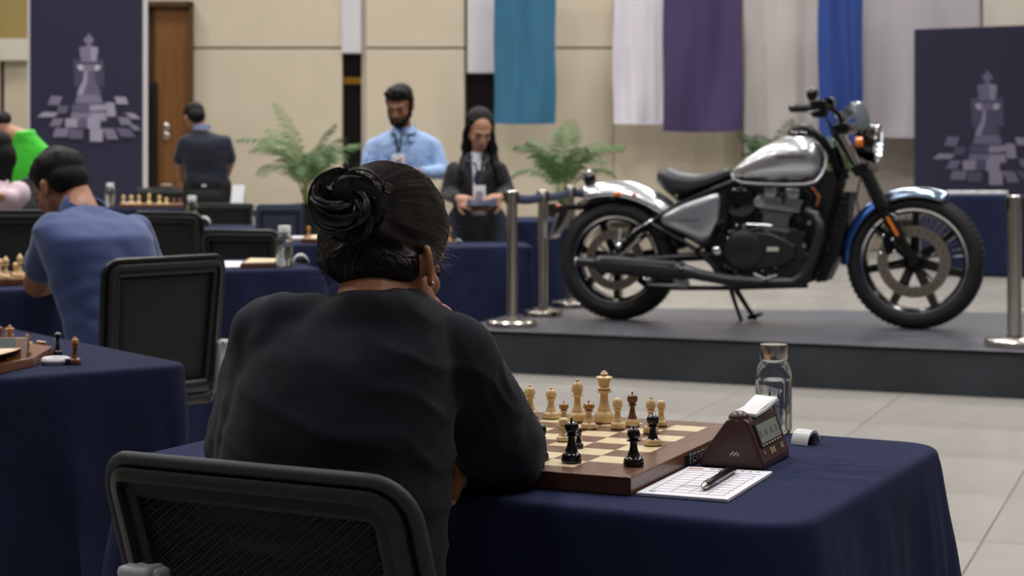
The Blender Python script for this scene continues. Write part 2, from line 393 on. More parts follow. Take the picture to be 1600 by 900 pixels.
# ------------------------------------------------------------------ tables under cloths
def cloth(name_label, corners, zt_, zb, m, rc=.06, seed=0, fold=.022, res=.02, rows=34, flare=.05, group=None, creases=0, freq=9):
    """corners: 4 xy points, counter-clockwise or clockwise; cloth draped to the floor with folds"""
    c = [Vector((p[0], p[1])) for p in corners]
    area = sum(c[i].x * c[(i + 1) % 4].y - c[(i + 1) % 4].x * c[i].y for i in range(4))
    if area < 0: c.reverse()
    out = []; nrm = []; corn = []
    L = 0
    for i in range(4):
        p, a, b = c[i], c[i - 1], c[(i + 1) % 4]
        da, db = (a - p).normalized(), (b - p).normalized()
        cc = p + da * rc + db * rc
        n0 = Vector((-da.y, da.x)); n0 = -n0 if n0.dot(p - cc) < 0 else n0
        n1 = Vector((-db.y, db.x)); n1 = -n1 if n1.dot(p - cc) < 0 else n1
        a0 = atan2(n0.y, n0.x); a1 = atan2(n1.y, n1.x)
        while a1 < a0: a1 += 2 * pi
        K = 10
        for k in range(K + 1):
            an = a0 + (a1 - a0) * k / K; n = Vector((cos(an), sin(an)))
            out.append(cc + n * rc); nrm.append(n); corn.append(sin(pi * k / K))
        nx = c[(i + 1) % 4]; dn = (c[i] - nx).normalized(); dn2 = (c[(i + 2) % 4] - nx).normalized()
        start = out[-1]; n0_ = nrm[-1]; endc = nx + dn * rc + dn2 * rc; end = endc + n1 * rc
        ln = (end - start).length; K = max(3, int(ln / res))
        for k in range(1, K): out.append(start.lerp(end, k / K)); nrm.append(n1); corn.append(0)
    N = len(out); s = [0]
    for i in range(1, N): s.append(s[-1] + (out[i] - out[i - 1]).length)
    rnd = random.Random(seed); ph = [rnd.uniform(0, 6.28) for _ in range(5)]; per = s[-1] + (out[0] - out[-1]).length
    mf = lambda k: 2 * pi * max(1, round(per * k)) / per
    fr = [mf(freq * .16), mf(freq * .34), mf(freq * .7)]
    mb = MB(); vs = []
    def wave(si, v, cn):
        rg = lambda x: 1 - 2 * abs(sin(x)) ** .6
        w = .45 * sin(fr[0] * si + ph[0] + v * .8) + .40 * rg(fr[1] * .5 * si + ph[1] - v * .4) + .22 * rg(fr[2] * .5 * si + ph[2] + v * .3)
        w += .5 * noise.noise(Vector((si * 3.2, v * 1.5, seed)))
        return w
    prof = [(0, 0)] + [(.012 * sin(a), -.012 * (1 - cos(a))) for a in (.35, .75, 1.15, pi / 2)]
    rings = []
    inner = []
    cen = sum(c, Vector((0, 0))) / 4
    QS = (.25, .5, .75, .9, .97) if not creases else tuple(.03 + .95 * k / 60 for k in range(61))
    for q in QS:
        rg = []
        for i in range(N):
            xy = cen.lerp(out[i] - nrm[i] * .012, q); rg.append(Vector((*xy, zt_ + (creases(xy) if creases else 0))))
        rings.append(rg)
    for (dx, dz) in prof: rings.append([Vector((*(out[i] - nrm[i] * (.012 - dx)), zt_ + dz)) for i in range(N)])
    for r in range(1, rows + 1):
        v = r / rows; z = zt_ - .012 + (zb - zt_ + .012) * v
        ring = []
        for i in range(N):
            amp = 1.5 * fold * (min(1, v * 1.6) ** .6) ; off = amp * (wave(s[i], v, corn[i]) + .6) + flare * v * .4 + corn[i] * (flare * .9 * v)
            off += .004 * noise.noise(Vector((s[i] * 9, v * 6, seed + 7)))
            xy = out[i] + nrm[i] * max(off, .0015)
            ring.append(Vector((*xy, z)))
        rings.append(ring)
    mb.v = [Vector((*cen, zt_))] + [p for r in rings for p in r]
    mb.f = [(0, 1 + i, 1 + (i + 1) % N) for i in range(N)]
    for r in range(len(rings) - 1):
        for i in range(N):
            a = 1 + r * N; mb.f.append((a + i, a + (i + 1) % N, a + N + (i + 1) % N, a + N + i))
    o = obj('tablecloth', mb, m, None)
    return tag(o, name_label, 'tablecloth', group)
def rect(p, ax, w, dp):   # corner p, unit axis ax, width along it, depth to its left
    a = Vector(ax).normalized(); b = Vector((-a.y, a.x)); p = Vector(p)
    return [p, p + a * w, p + a * w + b * dp, p + b * dp]

# foreground table
TZ = .70
CRC = G(1330, 745, TZ)
def top_crease(xy):
    dx, dy = xy.x - CRC.x, xy.y - CRC.y; a = math.exp(-((dx / .13) ** 2 + (dy / .16) ** 2)); u = dx * .35 + dy
    p = Vector((dx * 5 + 2 * dy, u * 46, 1.7)); n = 1 - abs(noise.noise(p)) * 2.2
    return a * .0060 * max(0, n) ** 2 + .0008 * noise.noise(Vector((xy.x * 9, xy.y * 9, 0))) * min(1, a * 4 + .2)
cloth('navy cloth over the nearest table, under the chessboard, clock and water bottle', [(-.575, 2.575), (.335, 2.112), (.655, 2.735), (-.255, 3.215)], TZ, .02, M_navyF, rc=.07, seed=4, fold=.016, res=.012, rows=50, flare=.09, freq=12, creases=top_crease)
# crumpled creases on the top right of the near cloth
cr = MB()
# second table (left foreground)
p2 = Vector((-.66, 3.79))
cloth('navy cloth over the left foreground table with the dark queen and brown bishop', rect((p2.x, p2.y), (-.60, .80), 1.05, .9), TZ, .02, M_navy, rc=.06, seed=9, fold=.020, res=.015, rows=34, flare=.03)
# third: table of the man in the blue polo shirt
q = G(112, 448, TZ)
cloth('navy cloth over the table the man in the blue polo leans on', rect((q.x, q.y), (-.62, .78), .9, 1.0), TZ, .02, M_navy, rc=.06, seed=2, fold=.02, flare=.03)
def tab(label, pl, pr, dep, seed, rz_skew=0, zt_=TZ, **k):
    a = G(*pl, zt_); b = G(*pr, zt_); ax = (b - a).xy
    w = ax.length; ax.normalize(); n = Vector((-ax.y, ax.x))
    return cloth(label, [a.xy, b.xy, b.xy + n * dep, a.xy + n * dep], zt_, .02, M_navy, rc=.07, seed=seed, **k)
tab('navy cloth over the table behind the woman, with a clear bottle and white clip', (300, 424), (505, 420), .75, 12, fold=.035, flare=.12)
tab('navy cloth over the table before the woman in the blazer', (590, 386), (834, 385), .55, 14, fold=.025, flare=.02, zt_=.61)
tab('navy cloth over the table behind the empty chair, left of the navy chair', (297, 359), (420, 359), .8, 15)
tab('navy cloth over the table behind the bun of the seated woman', (424, 382), (530, 382), .8, 21)
tab('navy cloth over the far table under the row of white chess pieces', (175, 326), (420, 325), .9, 16)
tab('navy cloth over the far table behind the belt posts, left of the rear wheel', (770, 346), (905, 345), .9, 17)
tab('navy cloth over the far right table in front of the indigo banner', (1478, 306), (1640, 307), .8, 18, zt_=.76)
q = G(20, 350, TZ)
cloth('navy cloth over the table at the left edge, beyond the empty chair', rect((q.x, q.y), (-1, .05), 1.6, .8), TZ, .02, M_navy, seed=19)

# ------------------------------------------------------------------ chairs
def rrect(x0, x1, z0, z1, r, taper=0.0, n=7, shear=0):
    pts = []
    for (cx, cz, a0) in ((x1 - r, z1 - r, 0), (x0 + r, z1 - r, 90), (x0 + r, z0 + r, 180), (x1 - r, z0 + r, 270)):
        for k in range(n + 1):
            a = radians(a0 + 90 * k / n); x, z = cx + r * cos(a), cz + r * sin(a)
            q = (z1 - z) / (z1 - z0); pts.append((x * (1 - taper * q) + shear * q, z))
    return pts
M_mesh = mat('black_chair_mesh', (16, 18, 19), .65, bump=(900, .3, .0006))
M_pad = mat('dark_grey_rubber_rim', (46, 48, 54), .6, bump=(600, .2, .0005))
M_frm = mat('black_chair_frame_plastic', (42, 43, 45), .36, bump=(500, .15, .0005))
M_br = mat('light_grey_plastic', (176, 178, 184), .4, bump=(300, .1, .0005))
M_rib = mat('black_mesh_thread', (44, 46, 47), .5, bump=(900, .1, .0003))
def make_chair(label, W=.43, bz=0,  ztop=.80, zbot=.46, taper=.2, shear=0, fine=False, lean=.10, seat=True, rim=M_pad, group=None, bracket=True):
    t = thing('office_chair', label, 'chair', (0, 0, 0), 0, group)
    yb = -.24
    def Y(z, x): return yb - (z - zbot) * lean + .10 * ((x / (W / 2)) ** 2) * .35
    out = rrect(-W / 2, W / 2, zbot, ztop, .045, taper, shear=shear); N = len(out)
    def off(pts, d):
        res = []
        for i in range(len(pts)):
            a = Vector(pts[i - 1]); b = Vector(pts[(i + 1) % len(pts)]); tg = (b - a).normalized(); n = Vector((-tg.y, tg.x)); res.append(tuple(Vector(pts[i]) + n * d))
        return res
    mid = off(out, .009); inn = off(out, .044)
    V = lambda p, dy=0: Vector((p[0], Y(p[1], p[0]) + dy, p[1]))
    mb = MB(); mb.tube([V(p) for p in out] + [V(out[0]), V(out[1])], .0092, 10 if fine else 6, cap=False)
    obj('rim', mb, rim, t)
    rings = [[V(p, -.012) for p in mid], [V(p, -.016) for p in off(out, .016)], [V(p, -.016) for p in off(out, .024)], [V(p, -.006) for p in off(out, .027)], [V(p, -.008) for p in off(out, .038)], [V(p, -.003) for p in inn], [V(p, .010) for p in inn], [V(p, .010) for p in mid]]
    mb = MB(); mb.v = [p for r in rings for p in r]; R = len(rings)
    mb.f = [(r * N + i, r * N + (i + 1) % N, ((r + 1) % R) * N + (i + 1) % N, ((r + 1) % R) * N + i) for r in range(R) for i in range(N)]
    obj('back_frame', mb, M_frm, t)
    xa = min(p[0] for p in inn); xb = max(p[0] for p in inn); za = min(p[1] for p in inn); zb_ = max(p[1] for p in inn)
    mb = MB(); cx = (xa + xb) / 2; cz = (za + zb_) / 2
    rr = [[V((cx + (p[0] - cx) * q, cz + (p[1] - cz) * q), .006 + .018 * (1 - q * q)) for p in off(out, .038)] for q in (1, .75, .5, .25)]
    mb.v = [p for r in rr for p in r] + [V((cx, cz), .024)]
    mb.f = [(r * N + i, r * N + (i + 1) % N, (r + 1) * N + (i + 1) % N, (r + 1) * N + i) for r in range(3) for i in range(N)] + [(3 * N + i, 3 * N + (i + 1) % N, 4 * N) for i in range(N)]
    pan = obj('mesh_panel', mb, M_mesh, t, solid=.002)
    if fine:
        poly = off(out, .040)
        def inside(x, z):
            c = False
            for i in range(N):
                (x1, z1), (x2, z2) = poly[i], poly[i - 1]
                if (z1 > z) != (z2 > z) and x < (x2 - x1) * (z - z1) / (z2 - z1) + x1: c = not c
            return c
        from mathutils.bvhtree import BVHTree
        pb_ = BVHTree.FromPolygons(mb.v, mb.f)
        rb = MB(); th = MB(); rnd = random.Random(5)
        def surf(x, z, dy): 
            h_ = pb_.ray_cast(Vector((x, -2, z)), Vector((0, 1, 0)))[0]
            return Vector((x, h_.y - .0012 + dy, z)) if h_ is not None else V((x, z), .006 + dy)
        for fam, (ang, step, r, mb_) in enumerate(((38, .0095, .0010, rb), (-42, .0048, .0006, th), (38, .0042, .0005, th))):
            a = radians(ang); d = Vector((cos(a), sin(a))); n = Vector((-d.y, d.x))
            k = -90
            while k * step < .45:
                k += 1; run = []
                if abs(k * step) > .4: continue
                for q in range(-80, 81):
                    p = Vector((cx, cz)) + n * (k * step) + d * (q * .005)
                    p += n * .0012 * sin(q * .35 + k * 1.3)
                    if inside(p.x, p.y): run.append(surf(p.x, p.y, -.0008))
                    else:
                        if len(run) > 2: mb_.tube(run, r, 4, cap=False)
                        run = []
                if len(run) > 2: mb_.tube(run, r, 4, cap=False)
        obj('ribs', rb, M_rib, pan, kind='stuff'); obj('threads', th, M_frm, pan, kind='stuff')
    if seat:
        obj('seat', MB().box((0, .02, .44), (.44, .44, .06)), M_mesh, t, bevel=.025, seg=3)
        obj('gas_column', MB().tube([(0, 0, .10), (0, 0, .41)], .028, 14), M_blkmetal, t)
        obj('back_bar', MB().tube([(0, 0, .40), (0, -.18, .40), (0, yb - .005, .45), (0, yb, .52)], .022, 8), M_blk, t)
        for k in range(5):
            a = 2 * pi * k / 5 + .3; ft = obj('base_arm', MB().tube([(0, 0, .10), (.27 * cos(a), .27 * sin(a), .075)], [.026, .016], 8), M_blk, t)
            obj('caster', MB().lathe([(0, -.02), (.026, -.02), (.028, -.015), (.028, .015), (.026, .02), (0, .02)], (.27 * cos(a), .27 * sin(a), .028), R=Matrix.Rotation(a, 3, 'Z') @ Matrix.Rotation(pi / 2, 3, 'X'), n=14), M_blk, ft)
    if bracket:
        for sx in (-1, 1):
            zc = zbot + .04; x = sx * (W / 2 * (1 - taper * (ztop - zc) / (ztop - zbot)) + .006) + shear * .8
            a = obj('armrest_bracket', MB().box((x, yb + .01, zbot + .075 + bz), (.034, .05, .15)).box((x + sx * .012, yb + .0, zbot + .145 + bz), (.044, .055, .016)), M_br, t, bevel=.006, label='light grey armrest bracket')
            obj('bolt', MB().lathe([(0, 0), (.008, 0), (.007, .004), (0, .005)], (x, yb - .016, zbot + .05), R=Matrix.Rotation(pi / 2, 3, 'X'), n=10), M_blk, a)
            obj('armrest_post', MB().tube([(x, yb + .02, zbot + .05), (x, yb + .06, .42), (x * .9, -.05, .40)], .016, 8), M_blk, t)
    return t
# foreground chair
fc = make_chair('black mesh-back office chair in the foreground, behind the seated woman', W=.416, ztop=.777, zbot=.44, taper=.13, shear=.085, fine=True, lean=.05, bz=.066)
mid = (P(146, 705, 2.15) + P(629, 760, 1.96)) / 2; th_ = radians(-27)
fc.rotation_euler = (0, 0, th_); fw = Vector((-sin(th_), cos(th_), 0)); fc.location = Vector((mid.x, mid.y, 0)) + fw * .24
cbase = make_chair('black mesh office chair the man in the blue polo sits on', W=.42, ztop=.84, zbot=.44, taper=.06, group=None, rim=M_blk)
a_ = P(178, 412, 5.05); b_ = P(332, 403, 5.33); mid = (a_ + b_) / 2; th_ = atan2(b_.y - a_.y, b_.x - a_.x); th_ = radians(48)
cbase.rotation_euler = (0, 0, th_); fw = Vector((-sin(th_), cos(th_), 0)); cbase.location = Vector((mid.x, mid.y, 0)) + fw * .24
def chair_at(px, py, d, rz, label, zt_=.84, scale=1.0, m=None):
    p = P(px, py, d); s = p.z / zt_
    th = radians(rz); fwd = Vector((-sin(th), cos(th), 0))
    c = dup(cbase, Vector((p.x, p.y, 0)) + fwd * .24 * s, th, label, scale=(scale * s, s, s)); return c
chair_at(10, 331, 7.6, 8, 'empty black office chair cut by the left edge of the photo')
chair_at(262, 333, 8.6, -28, 'empty black office chair behind the shoulder of the man in blue', scale=.95)
chair_at(376, 361, 8.1, -14, 'empty black office chair behind the table with the clear bottle', scale=.93)
chair_at(350, 319, 12.0, 0, 'small far black chair below the white card, behind the middle table', scale=1.0)
nv = chair_at(437, 321, 10.3, 6, 'navy grey office chair left of the black planter', scale=.62)
M_nvy = mat('navy_grey_chair_fabric', (52, 60, 82), .7, bump=(300, .1, .001))
for ch in nv.children:
    if ch.name.startswith(('mesh_panel', 'back_frame', 'rim')):
        ch.data = ch.data.copy(); ch.data.materials[0] = M_nvy

# ------------------------------------------------------------------ chess pieces
def onion(z0, h, r):      # onion / heart shaped head
    return [(r * q, z0 + h * t) for q, t in ((.45, 0), (.78, .12), (.96, .32), (1.0, .52), (.93, .74), (.72, .9), (.35, .985), (.14, 1.0))]
def piece_prof(kind, h, r):
    base = [(0, 0), (.96, 0), (1.0, .018), (1.0, .055), (.95, .08), (.97, .10), (.93, .14), (.80, .185), (.62, .215), (.60, .235), (.54, .25)]
    if kind == 'pawn':
        body = base + [(.42, .32), (.36, .42), (.33, .52), (.34, .56), (.50, .585), (.60, .60), (.60, .615), (.48, .63), (.34, .645)]
        head = [(.34, .64), (.46, .67), (.56, .72), (.60, .79), (.57, .87), (.45, .94), (.25, .985), (0, 1.0)]
    elif kind == 'bishop':
        body = base + [(.40, .32), (.33, .42), (.29, .52), (.30, .57), (.40, .585), (.58, .60), (.60, .61), (.58, .625), (.42, .64), (.30, .65)]
        head = [(.30, .645), (.42, .665), (.53, .71), (.55, .77), (.50, .84), (.38, .90), (.22, .935), (.16, .94), (.19, .955), (.20, .975), (.14, .995), (0, 1.0)]
    elif kind == 'queen':
        body = base + [(.42, .32), (.33, .42), (.29, .54), (.31, .60), (.46, .615), (.60, .63), (.60, .645), (.46, .66), (.30, .67)]
        head = [(.30, .67), (.42, .70), (.52, .76), (.60, .85), (.60, .88), (.52, .90), (.34, .925), (.10, .935), (.09, .95), (.12, .97), (.09, .99), (0, 1.0)]
    elif kind == 'onion':
        body = base + [(.42, .32), (.33, .42), (.29, .52), (.31, .565), (.46, .58), (.60, .595), (.60, .61), (.46, .625), (.30, .635)]
        head = [(.30, .635)] + onion(.64, .27, .60)[1:] + [(.09, .925), (.10, .95), (.07, .98), (0, 1.0)]
    else:   # king
        body = base + [(.42, .32), (.34, .42), (.31, .52), (.33, .56), (.52, .575), (.68, .59), (.68, .605), (.50, .62), (.50, .635), (.62, .65), (.62, .665), (.46, .68), (.40, .69)]
        head = [(.40, .69), (.44, .74), (.52, .80), (.66, .85), (.70, .865), (.62, .885), (.34, .90), (.22, .905), (.22, .915), (.30, .925), (.32, .94), (.26, .96), (.18, .965), (.20, .98), (.14, .995), (0, 1.0)]
    sc = lambda L: [(a * r * (1.16 if b > .24 else 1), b * h) for a, b in L]
    return sc(body), sc(head)
M_box = mat('boxwood', (226, 196, 146), .32, coat=.35, aniso=(60, 60, 12), var=(3, (212, 178, 126), .3), bump=(80, .05, .0003))
M_ebon = mat('black_lacquered_wood', (13, 13, 17), .18, coat=.6, aniso=(60, 60, 12), bump=(60, .06, .0004))
M_rose = mat('brown_rosewood', (122, 72, 44), .3, coat=.35, aniso=(60, 60, 12), var=(3, (96, 52, 32), .3), bump=(60, .05, .0003))
M_gbox = mat('golden_wood', (176, 126, 66), .3, coat=.35, aniso=(60, 60, 12), var=(3, (150, 100, 50), .3), bump=(60, .05, .0003))
M_felt = mat('dark_green_felt', (30, 46, 36), .95, bump=(900, .3, .0004))
def piece(name, kind, loc, h, r, mb_, label, mh=None, group=None, n=28, base_m=None, parts=True):
    t = thing(name, label, 'chess piece', loc, random.Random(h).uniform(0, 6), group)
    body, head = piece_prof(kind, h, r)
    if not parts:
        t.name = 'x'; bpy.data.objects.remove(t)
        o = obj(name, MB().lathe(body + head[1:], (0, 0, 0), n=14), mb_); o.location = loc; return tag(o, label, 'chess piece', group)
    if base_m:
        k = 8; obj('base', MB().lathe(body[:k] + [(0, body[k - 1][1])], n=n), base_m, t, label='pale wooden base'); obj('body', MB().lathe([(0, body[k - 1][1])] + [(a * .92, b) for a, b in body[k - 1:]] + [(0, body[-1][1])], n=n), mb_, t)
    else: obj('body', MB().lathe(body + [(0, body[-1][1])], n=n), mb_, t)
    hd = obj('head', MB().lathe([(0, head[0][1])] + head, n=n), mh or mb_, t)
    obj('felt', MB().lathe([(0, -.0012), (r * .93, -.0012), (r * .95, 0), (0, .0002)], n=n), M_felt, t)
    if name == 'white_bishop_x':
        pass
    return t

# ------------------------------------------------------------------ the chessboard
BZ = .724; ba = radians(-24); ux = Vector((cos(ba), sin(ba), 0)); uy = Vector((-sin(ba), cos(ba), 0))
nr = G(954, 734, BZ); far_ = G(1106, 667, BZ); SQ = (far_ - nr).length / 8
A = (far_ - nr).normalized(); uy = A; ux = Vector((A.y, -A.x, 0)); brz = atan2(ux.y, ux.x)
bc = nr - ux * SQ * 4 + uy * SQ * 4
board = thing('chessboard', 'large walnut and maple chessboard on the near table by the woman\'s elbow', 'chessboard', (bc.x, bc.y, TZ), brz)
M_wal = mat('walnut_frame', (110, 70, 50), .36, coat=.2, aniso=(3, 26, 26), var=(4, (86, 52, 37), .25), bump=(60, .06, .0004))
M_wal2 = mat('walnut_frame_cross', (110, 70, 50), .36, coat=.2, aniso=(26, 3, 26), var=(4, (86, 52, 37), .25), bump=(60, .06, .0004))
M_sqd = mat('walnut_square', (112, 74, 56), .38, coat=.15, aniso=(30, 6, 6), var=(4, (92, 60, 45), .25), bump=(60, .05, .0003))
M_sql = mat('maple_square', (230, 212, 176), .38, coat=.15, aniso=(30, 6, 6), var=(4, (220, 200, 160), .25), bump=(60, .05, .0003))
bh = BZ - TZ; FW = .044; hs = SQ * 4
obj('base_panel', MB().box((0, 0, (bh - .003) / 2), (hs * 2 + .01, hs * 2 + .01, bh - .003)), M_wal, board, smooth=False)
for (mm, pts) in ((M_wal, [(-hs - FW, -hs - FW), (hs + FW, -hs - FW), (hs, -hs), (-hs, -hs)]), (M_wal, [(-hs, hs), (hs, hs), (hs + FW, hs + FW), (-hs - FW, hs + FW)]),
                  (M_wal2, [(hs, -hs), (hs + FW, -hs - FW), (hs + FW, hs + FW), (hs, hs)]), (M_wal2, [(-hs - FW, -hs - FW), (-hs, -hs), (-hs, hs), (-hs - FW, hs + FW)])):
    obj('frame_rail', MB().prism([(x * .9996, y * .9996, 0.0005) for x, y in pts], (0, 0, bh - .0005)), mm, board, smooth=False, bevel=.0012, seg=2)
sqb = MB().box((0, 0, 0), (SQ - .0004, SQ - .0004, .004)); sd = None; sl = None
for i in range(8):
    for j in range(8):
        dark = (i + j) % 2 == 0     # i counts from the right, j from the near edge
        src = sd if dark else sl
        if src is None:
            o = obj('square', sqb, M_sqd if dark else M_sql, board, smooth=False)
            if dark: sd = o.data
            else: sl = o.data
        else: o = bpy.data.objects.new('square', src); COL.objects.link(o); o.parent = board
        o.location = (hs - (i + .5) * SQ, -hs + (j + .5) * SQ, bh - .0022)
M_mark = mat('off_white_print', (205, 200, 190), .6, bump=(100, .05, .0003))
# the row of small framed marks on the right side of the board
pl = obj('side_socket', MB().box((hs + FW + .0004, .015, bh * .5), (.002, .10, bh * .62)), M_blk, board, smooth=False, label='black side socket strip')
for k, yy in enumerate((-.028, -.012, .006, .024, .042)):
    w_, h_ = (.011, bh * .42) if k else (.006, bh * .5)
    mb = MB()
    for (dy, dz, a, b) in ((0, h_ / 2, w_, .0012), (0, -h_ / 2, w_ if k % 2 else .001, .0012), (-w_ / 2, 0, .0012, h_), (w_ / 2, 0, .0012, h_ if k > 1 else .002)):
        mb.box((hs + FW + .0016, .015 + yy + dy, bh * .5 + dz), (.001, a, b))
    obj('mark', mb, M_mark, pl, smooth=False)

def onb(px, py): return G(px, py, BZ + .0015)
def put(name, kind, px, ytop, ybot, wpx, m, label, mh=None, **k):
    r0 = wpx / 2
    p = G(px, ybot - r0 * .17, BZ + .0013); d = p.y
    h = (ybot - ytop - r0 * .17) * d / F; r = r0 * d / F
    return piece(name, kind, p, h, r, m, label, mh, **k)
put('white_pawn', 'pawn', 1033, 625, 666, 20, M_box, 'white pawn at the far right corner of the board')
put('white_bishop', 'bishop', 1017, 620, 678, 25, M_box, 'pale bishop just behind the black-headed piece on a pale base')
put('brown_queen', 'onion', 988, 611, 667, 24, M_rose, 'brown rosewood queen with a pointed crown behind the black bishop', base_m=M_box)
put('white_pawn', 'pawn', 965, 621, 671, 23, M_box, 'white pawn standing between the white king and the brown queen')
put('white_king', 'king', 944, 579, 662, 33, M_box, 'tallest piece on the board, the white king')
put('brown_headed_pawn', 'onion', 920, 625, 671, 26, M_box, 'small pale piece with a brown head left of the white king', M_gbox)
put('white_bishop', 'bishop', 902, 592, 660, 28, M_box, 'tall white bishop left of the white king')
put('brown_headed_pawn', 'onion', 881, 626, 668, 22, M_box, 'pale pawn with a brown head half hidden behind the tall white bishop', M_gbox)
put('white_bishop', 'bishop', 861, 605, 655, 27, M_box, 'white bishop third from the left along the far rank')
put('white_bishop', 'bishop', 828, 601, 653, 27, M_box, 'white bishop next to the brown-headed piece by the woman\'s sleeve')
put('brown_headed_bishop', 'onion', 809, 604, 646, 24, M_gbox, 'brown-headed piece peeking out beside the woman\'s sleeve', M_rose)
put('black_pawn', 'pawn', 1020, 647, 697, 29, M_ebon, 'black ball-headed piece standing on a pale wooden base', base_m=M_box)
put('black_bishop', 'bishop', 990, 664, 729, 33, M_ebon, 'black bishop on the near right corner of the board')
put('black_king', 'onion', 893, 652, 724, 33, M_ebon, 'black king with a pointed finial on the near edge of the board')
put('black_pawn', 'pawn', 904, 667, 700, 16, M_ebon, 'small dark pawn half hidden behind the black king')
put('white_pawn', 'pawn', 881, 652, 690, 24, M_box, 'low white pawn behind and left of the black king')
put('black_pawn', 'pawn', 845, 662, 719, 26, M_ebon, 'black pawn half hidden by the woman\'s elbow')
put('black_pawn', 'pawn', 826, 650, 694, 22, M_ebon, 'black piece almost wholly hidden behind the woman\'s sleeve')

# ------------------------------------------------------------------ chess clock, score sheet, pen, bottle, white clip
M_clk = mat('brown_clock_plastic', (74, 44, 42), .38, coat=.1, var=(6, (66, 38, 37), .3), bump=(300, .1, .0004))
M_lcd = mat('grey_green_lcd', (146, 154, 146), .25, coat=.3, var=(20, (134, 144, 136), .25), bump=(60, .02, .0002))
M_wht = mat('white_plastic', (232, 232, 236), .35, bump=(200, .05, .0003))
# left-near end triangle: foot corners (1093,728) (1190,737); far foot right (1240,707); ridge from (1140,660) to (1200,646)
cA = G(1093, 729, TZ + .002); cB = G(1192, 736, TZ + .002); cC = G(1240, 712, TZ + .002)
ax = (cB - cA); wd = ax.length; ax.normalize(); ay = (cC - cB); ln = ay.length
ay = Vector((-ax.y, ax.x, 0)); ln = max(.09, min(.16, (cC - cB).dot(ay)))
crz = atan2(ax.y, ax.x)
clock = thing('chess_clock', 'brown digital chess clock with a white rocker on top, beside the board', 'clock', (cA.x, cA.y, TZ), crz)
hT = (729 - 648) * cA.y / F * 1.0
prof = [(0, .001), (wd, .001), (wd * 1.0, .012), (wd * .77, hT * .92), (wd * .72, hT * .99), (wd * .50, hT * 1.0), (wd * .42, hT * .95), (wd * .0, .016)]
obj('body', MB().prism([(x, 0, z) for x, z in prof], (0, ln, 0)), M_clk, clock, smooth=False, bevel=.004, seg=3)
obj('base_pad', MB().prism([(.006, .004, -.0005), (wd - .006, .004, -.0005), (wd - .006, ln - .004, -.0005), (.006, ln - .004, -.0005)], (0, 0, .003)), M_blk, clock, smooth=False)
# right sloping face
f0 = Vector((wd, 0, .012)); f1 = Vector((wd * .77, 0, hT * .92)); fu = (f1 - f0); fl_ = fu.length; fu.normalize(); fn = Vector((fu.z, 0, -fu.x))
def face(u0, u1, v0, v1, hgt): return MB().prism([f0 + fu * (fl_ * v) + Vector((0, ln * u, 0)) + fn * .0004 for u, v in ((u0, v0), (u1, v0), (u1, v1), (u0, v1))], fn * hgt)
bz = obj('screen_bezel', face(.10, .90, .33, .93, .0014), M_blk, clock, smooth=False, bevel=.001)
obj('lcd_screen', face(.15, .85, .42, .88, .0020), M_lcd, bz, smooth=False)
M_seg = mat('lcd_segment', (96, 104, 98), .4, bump=(60, .02, .0002))
for k in range(7): obj('lcd_segment', face(.19 + k * .09, .19 + k * .09 + .05, .56 + .03 * (k % 2), .58 + .13 * ((k + 1) % 2), .0023), M_seg, bz, smooth=False)
for k in range(7): obj('tick_mark', face(.15 + k * .10, .15 + k * .10 + .055, .355, .385, .0023), M_mark, bz, smooth=False)
for (u, v, w_, h_) in ((.14, .16, .03, .10), (.36, .10, .05, .16), (.43, .12, .05, .12), (.49, .10, .03, .16), (.72, .12, .03, .12), (.77, .12, .05, .05), (.77, .19, .05, .05)):
    obj('printed_mark', face(u, u + w_, v, v + h_, .0006), mat('tan_print', (176, 160, 128), .6, bump=(50, .02, .0002)), clock, smooth=False)
for k in range(5): obj('logo_stroke', MB().box((wd * (.50 + .028 * k), -.0006, .022 + .002 * (k % 2)), (.0016, .001, .004 + .001 * (k % 3)), rot=Matrix.Rotation(.6, 3, 'Y')), M_mark, clock, smooth=False)
obj('rocker', MB().prism([(wd * .42, ln * .22, hT * .985), (wd * .80, ln * .22, hT * .96), (wd * .80, ln * .60, hT * .99), (wd * .80, ln * 1.02, hT * 1.1), (wd * .42, ln * 1.02, hT * 1.13), (wd * .42, ln * .60, hT * 1.0)], (0, 0, .006)), M_wht, clock, smooth=False, bevel=.002, label='white rocker bar')
obj('knob', MB().ball((wd * .58, ln * .10, hT * .985), (wd * .16, .016, .010), 16), M_clk, clock)
# score sheet pad
q = [G(994, 775, TZ), G(1137, 786, TZ), G(1207, 742, TZ), G(1076, 734, TZ)]
sh = MB().prism([p + Vector((0, 0, .001)) for p in q], (0, 0, .0035))
M_pap = mat('white_paper', (236, 236, 244), .7, bump=(200, .03, .0002))
sheet = obj('score_sheet', MB(), M_pap) if False else None
sc_c = sum(q, Vector()) / 4
ss = thing('score_sheet', 'white chess score sheet pad lying before the clock, under the pen', 'paper', (sc_c.x, sc_c.y, TZ), 0)
obj('pad', sh, M_pap, ss, smooth=False, wspace=True)
def onsheet(u, v, h=.0048): 
    a = q[0].lerp(q[1], u); b = q[3].lerp(q[2], u); r = a.lerp(b, v); return Vector((r.x, r.y, TZ + h))
M_ink = mat('grey_ink_line', (168, 170, 182), .7, bump=(100, .02, .0001)); M_ink2 = mat('blue_grey_ink', (112, 118, 150), .7, bump=(100, .02, .0001)); M_red = mat('red_ink', (190, 70, 70), .7, bump=(100, .02, .0001))
def strip(u0, v0, u1, v1, w, m, nm='printed_line', h=.0046):
    a, b = onsheet(u0, v0, h), onsheet(u1, v1, h); d = (b - a).normalized(); n = Vector((-d.y, d.x, 0)) * w / 2
    obj(nm, MB().prism([a - n, b - n, b + n, a + n], (0, 0, .0003)), m, ss, smooth=False, wspace=True)
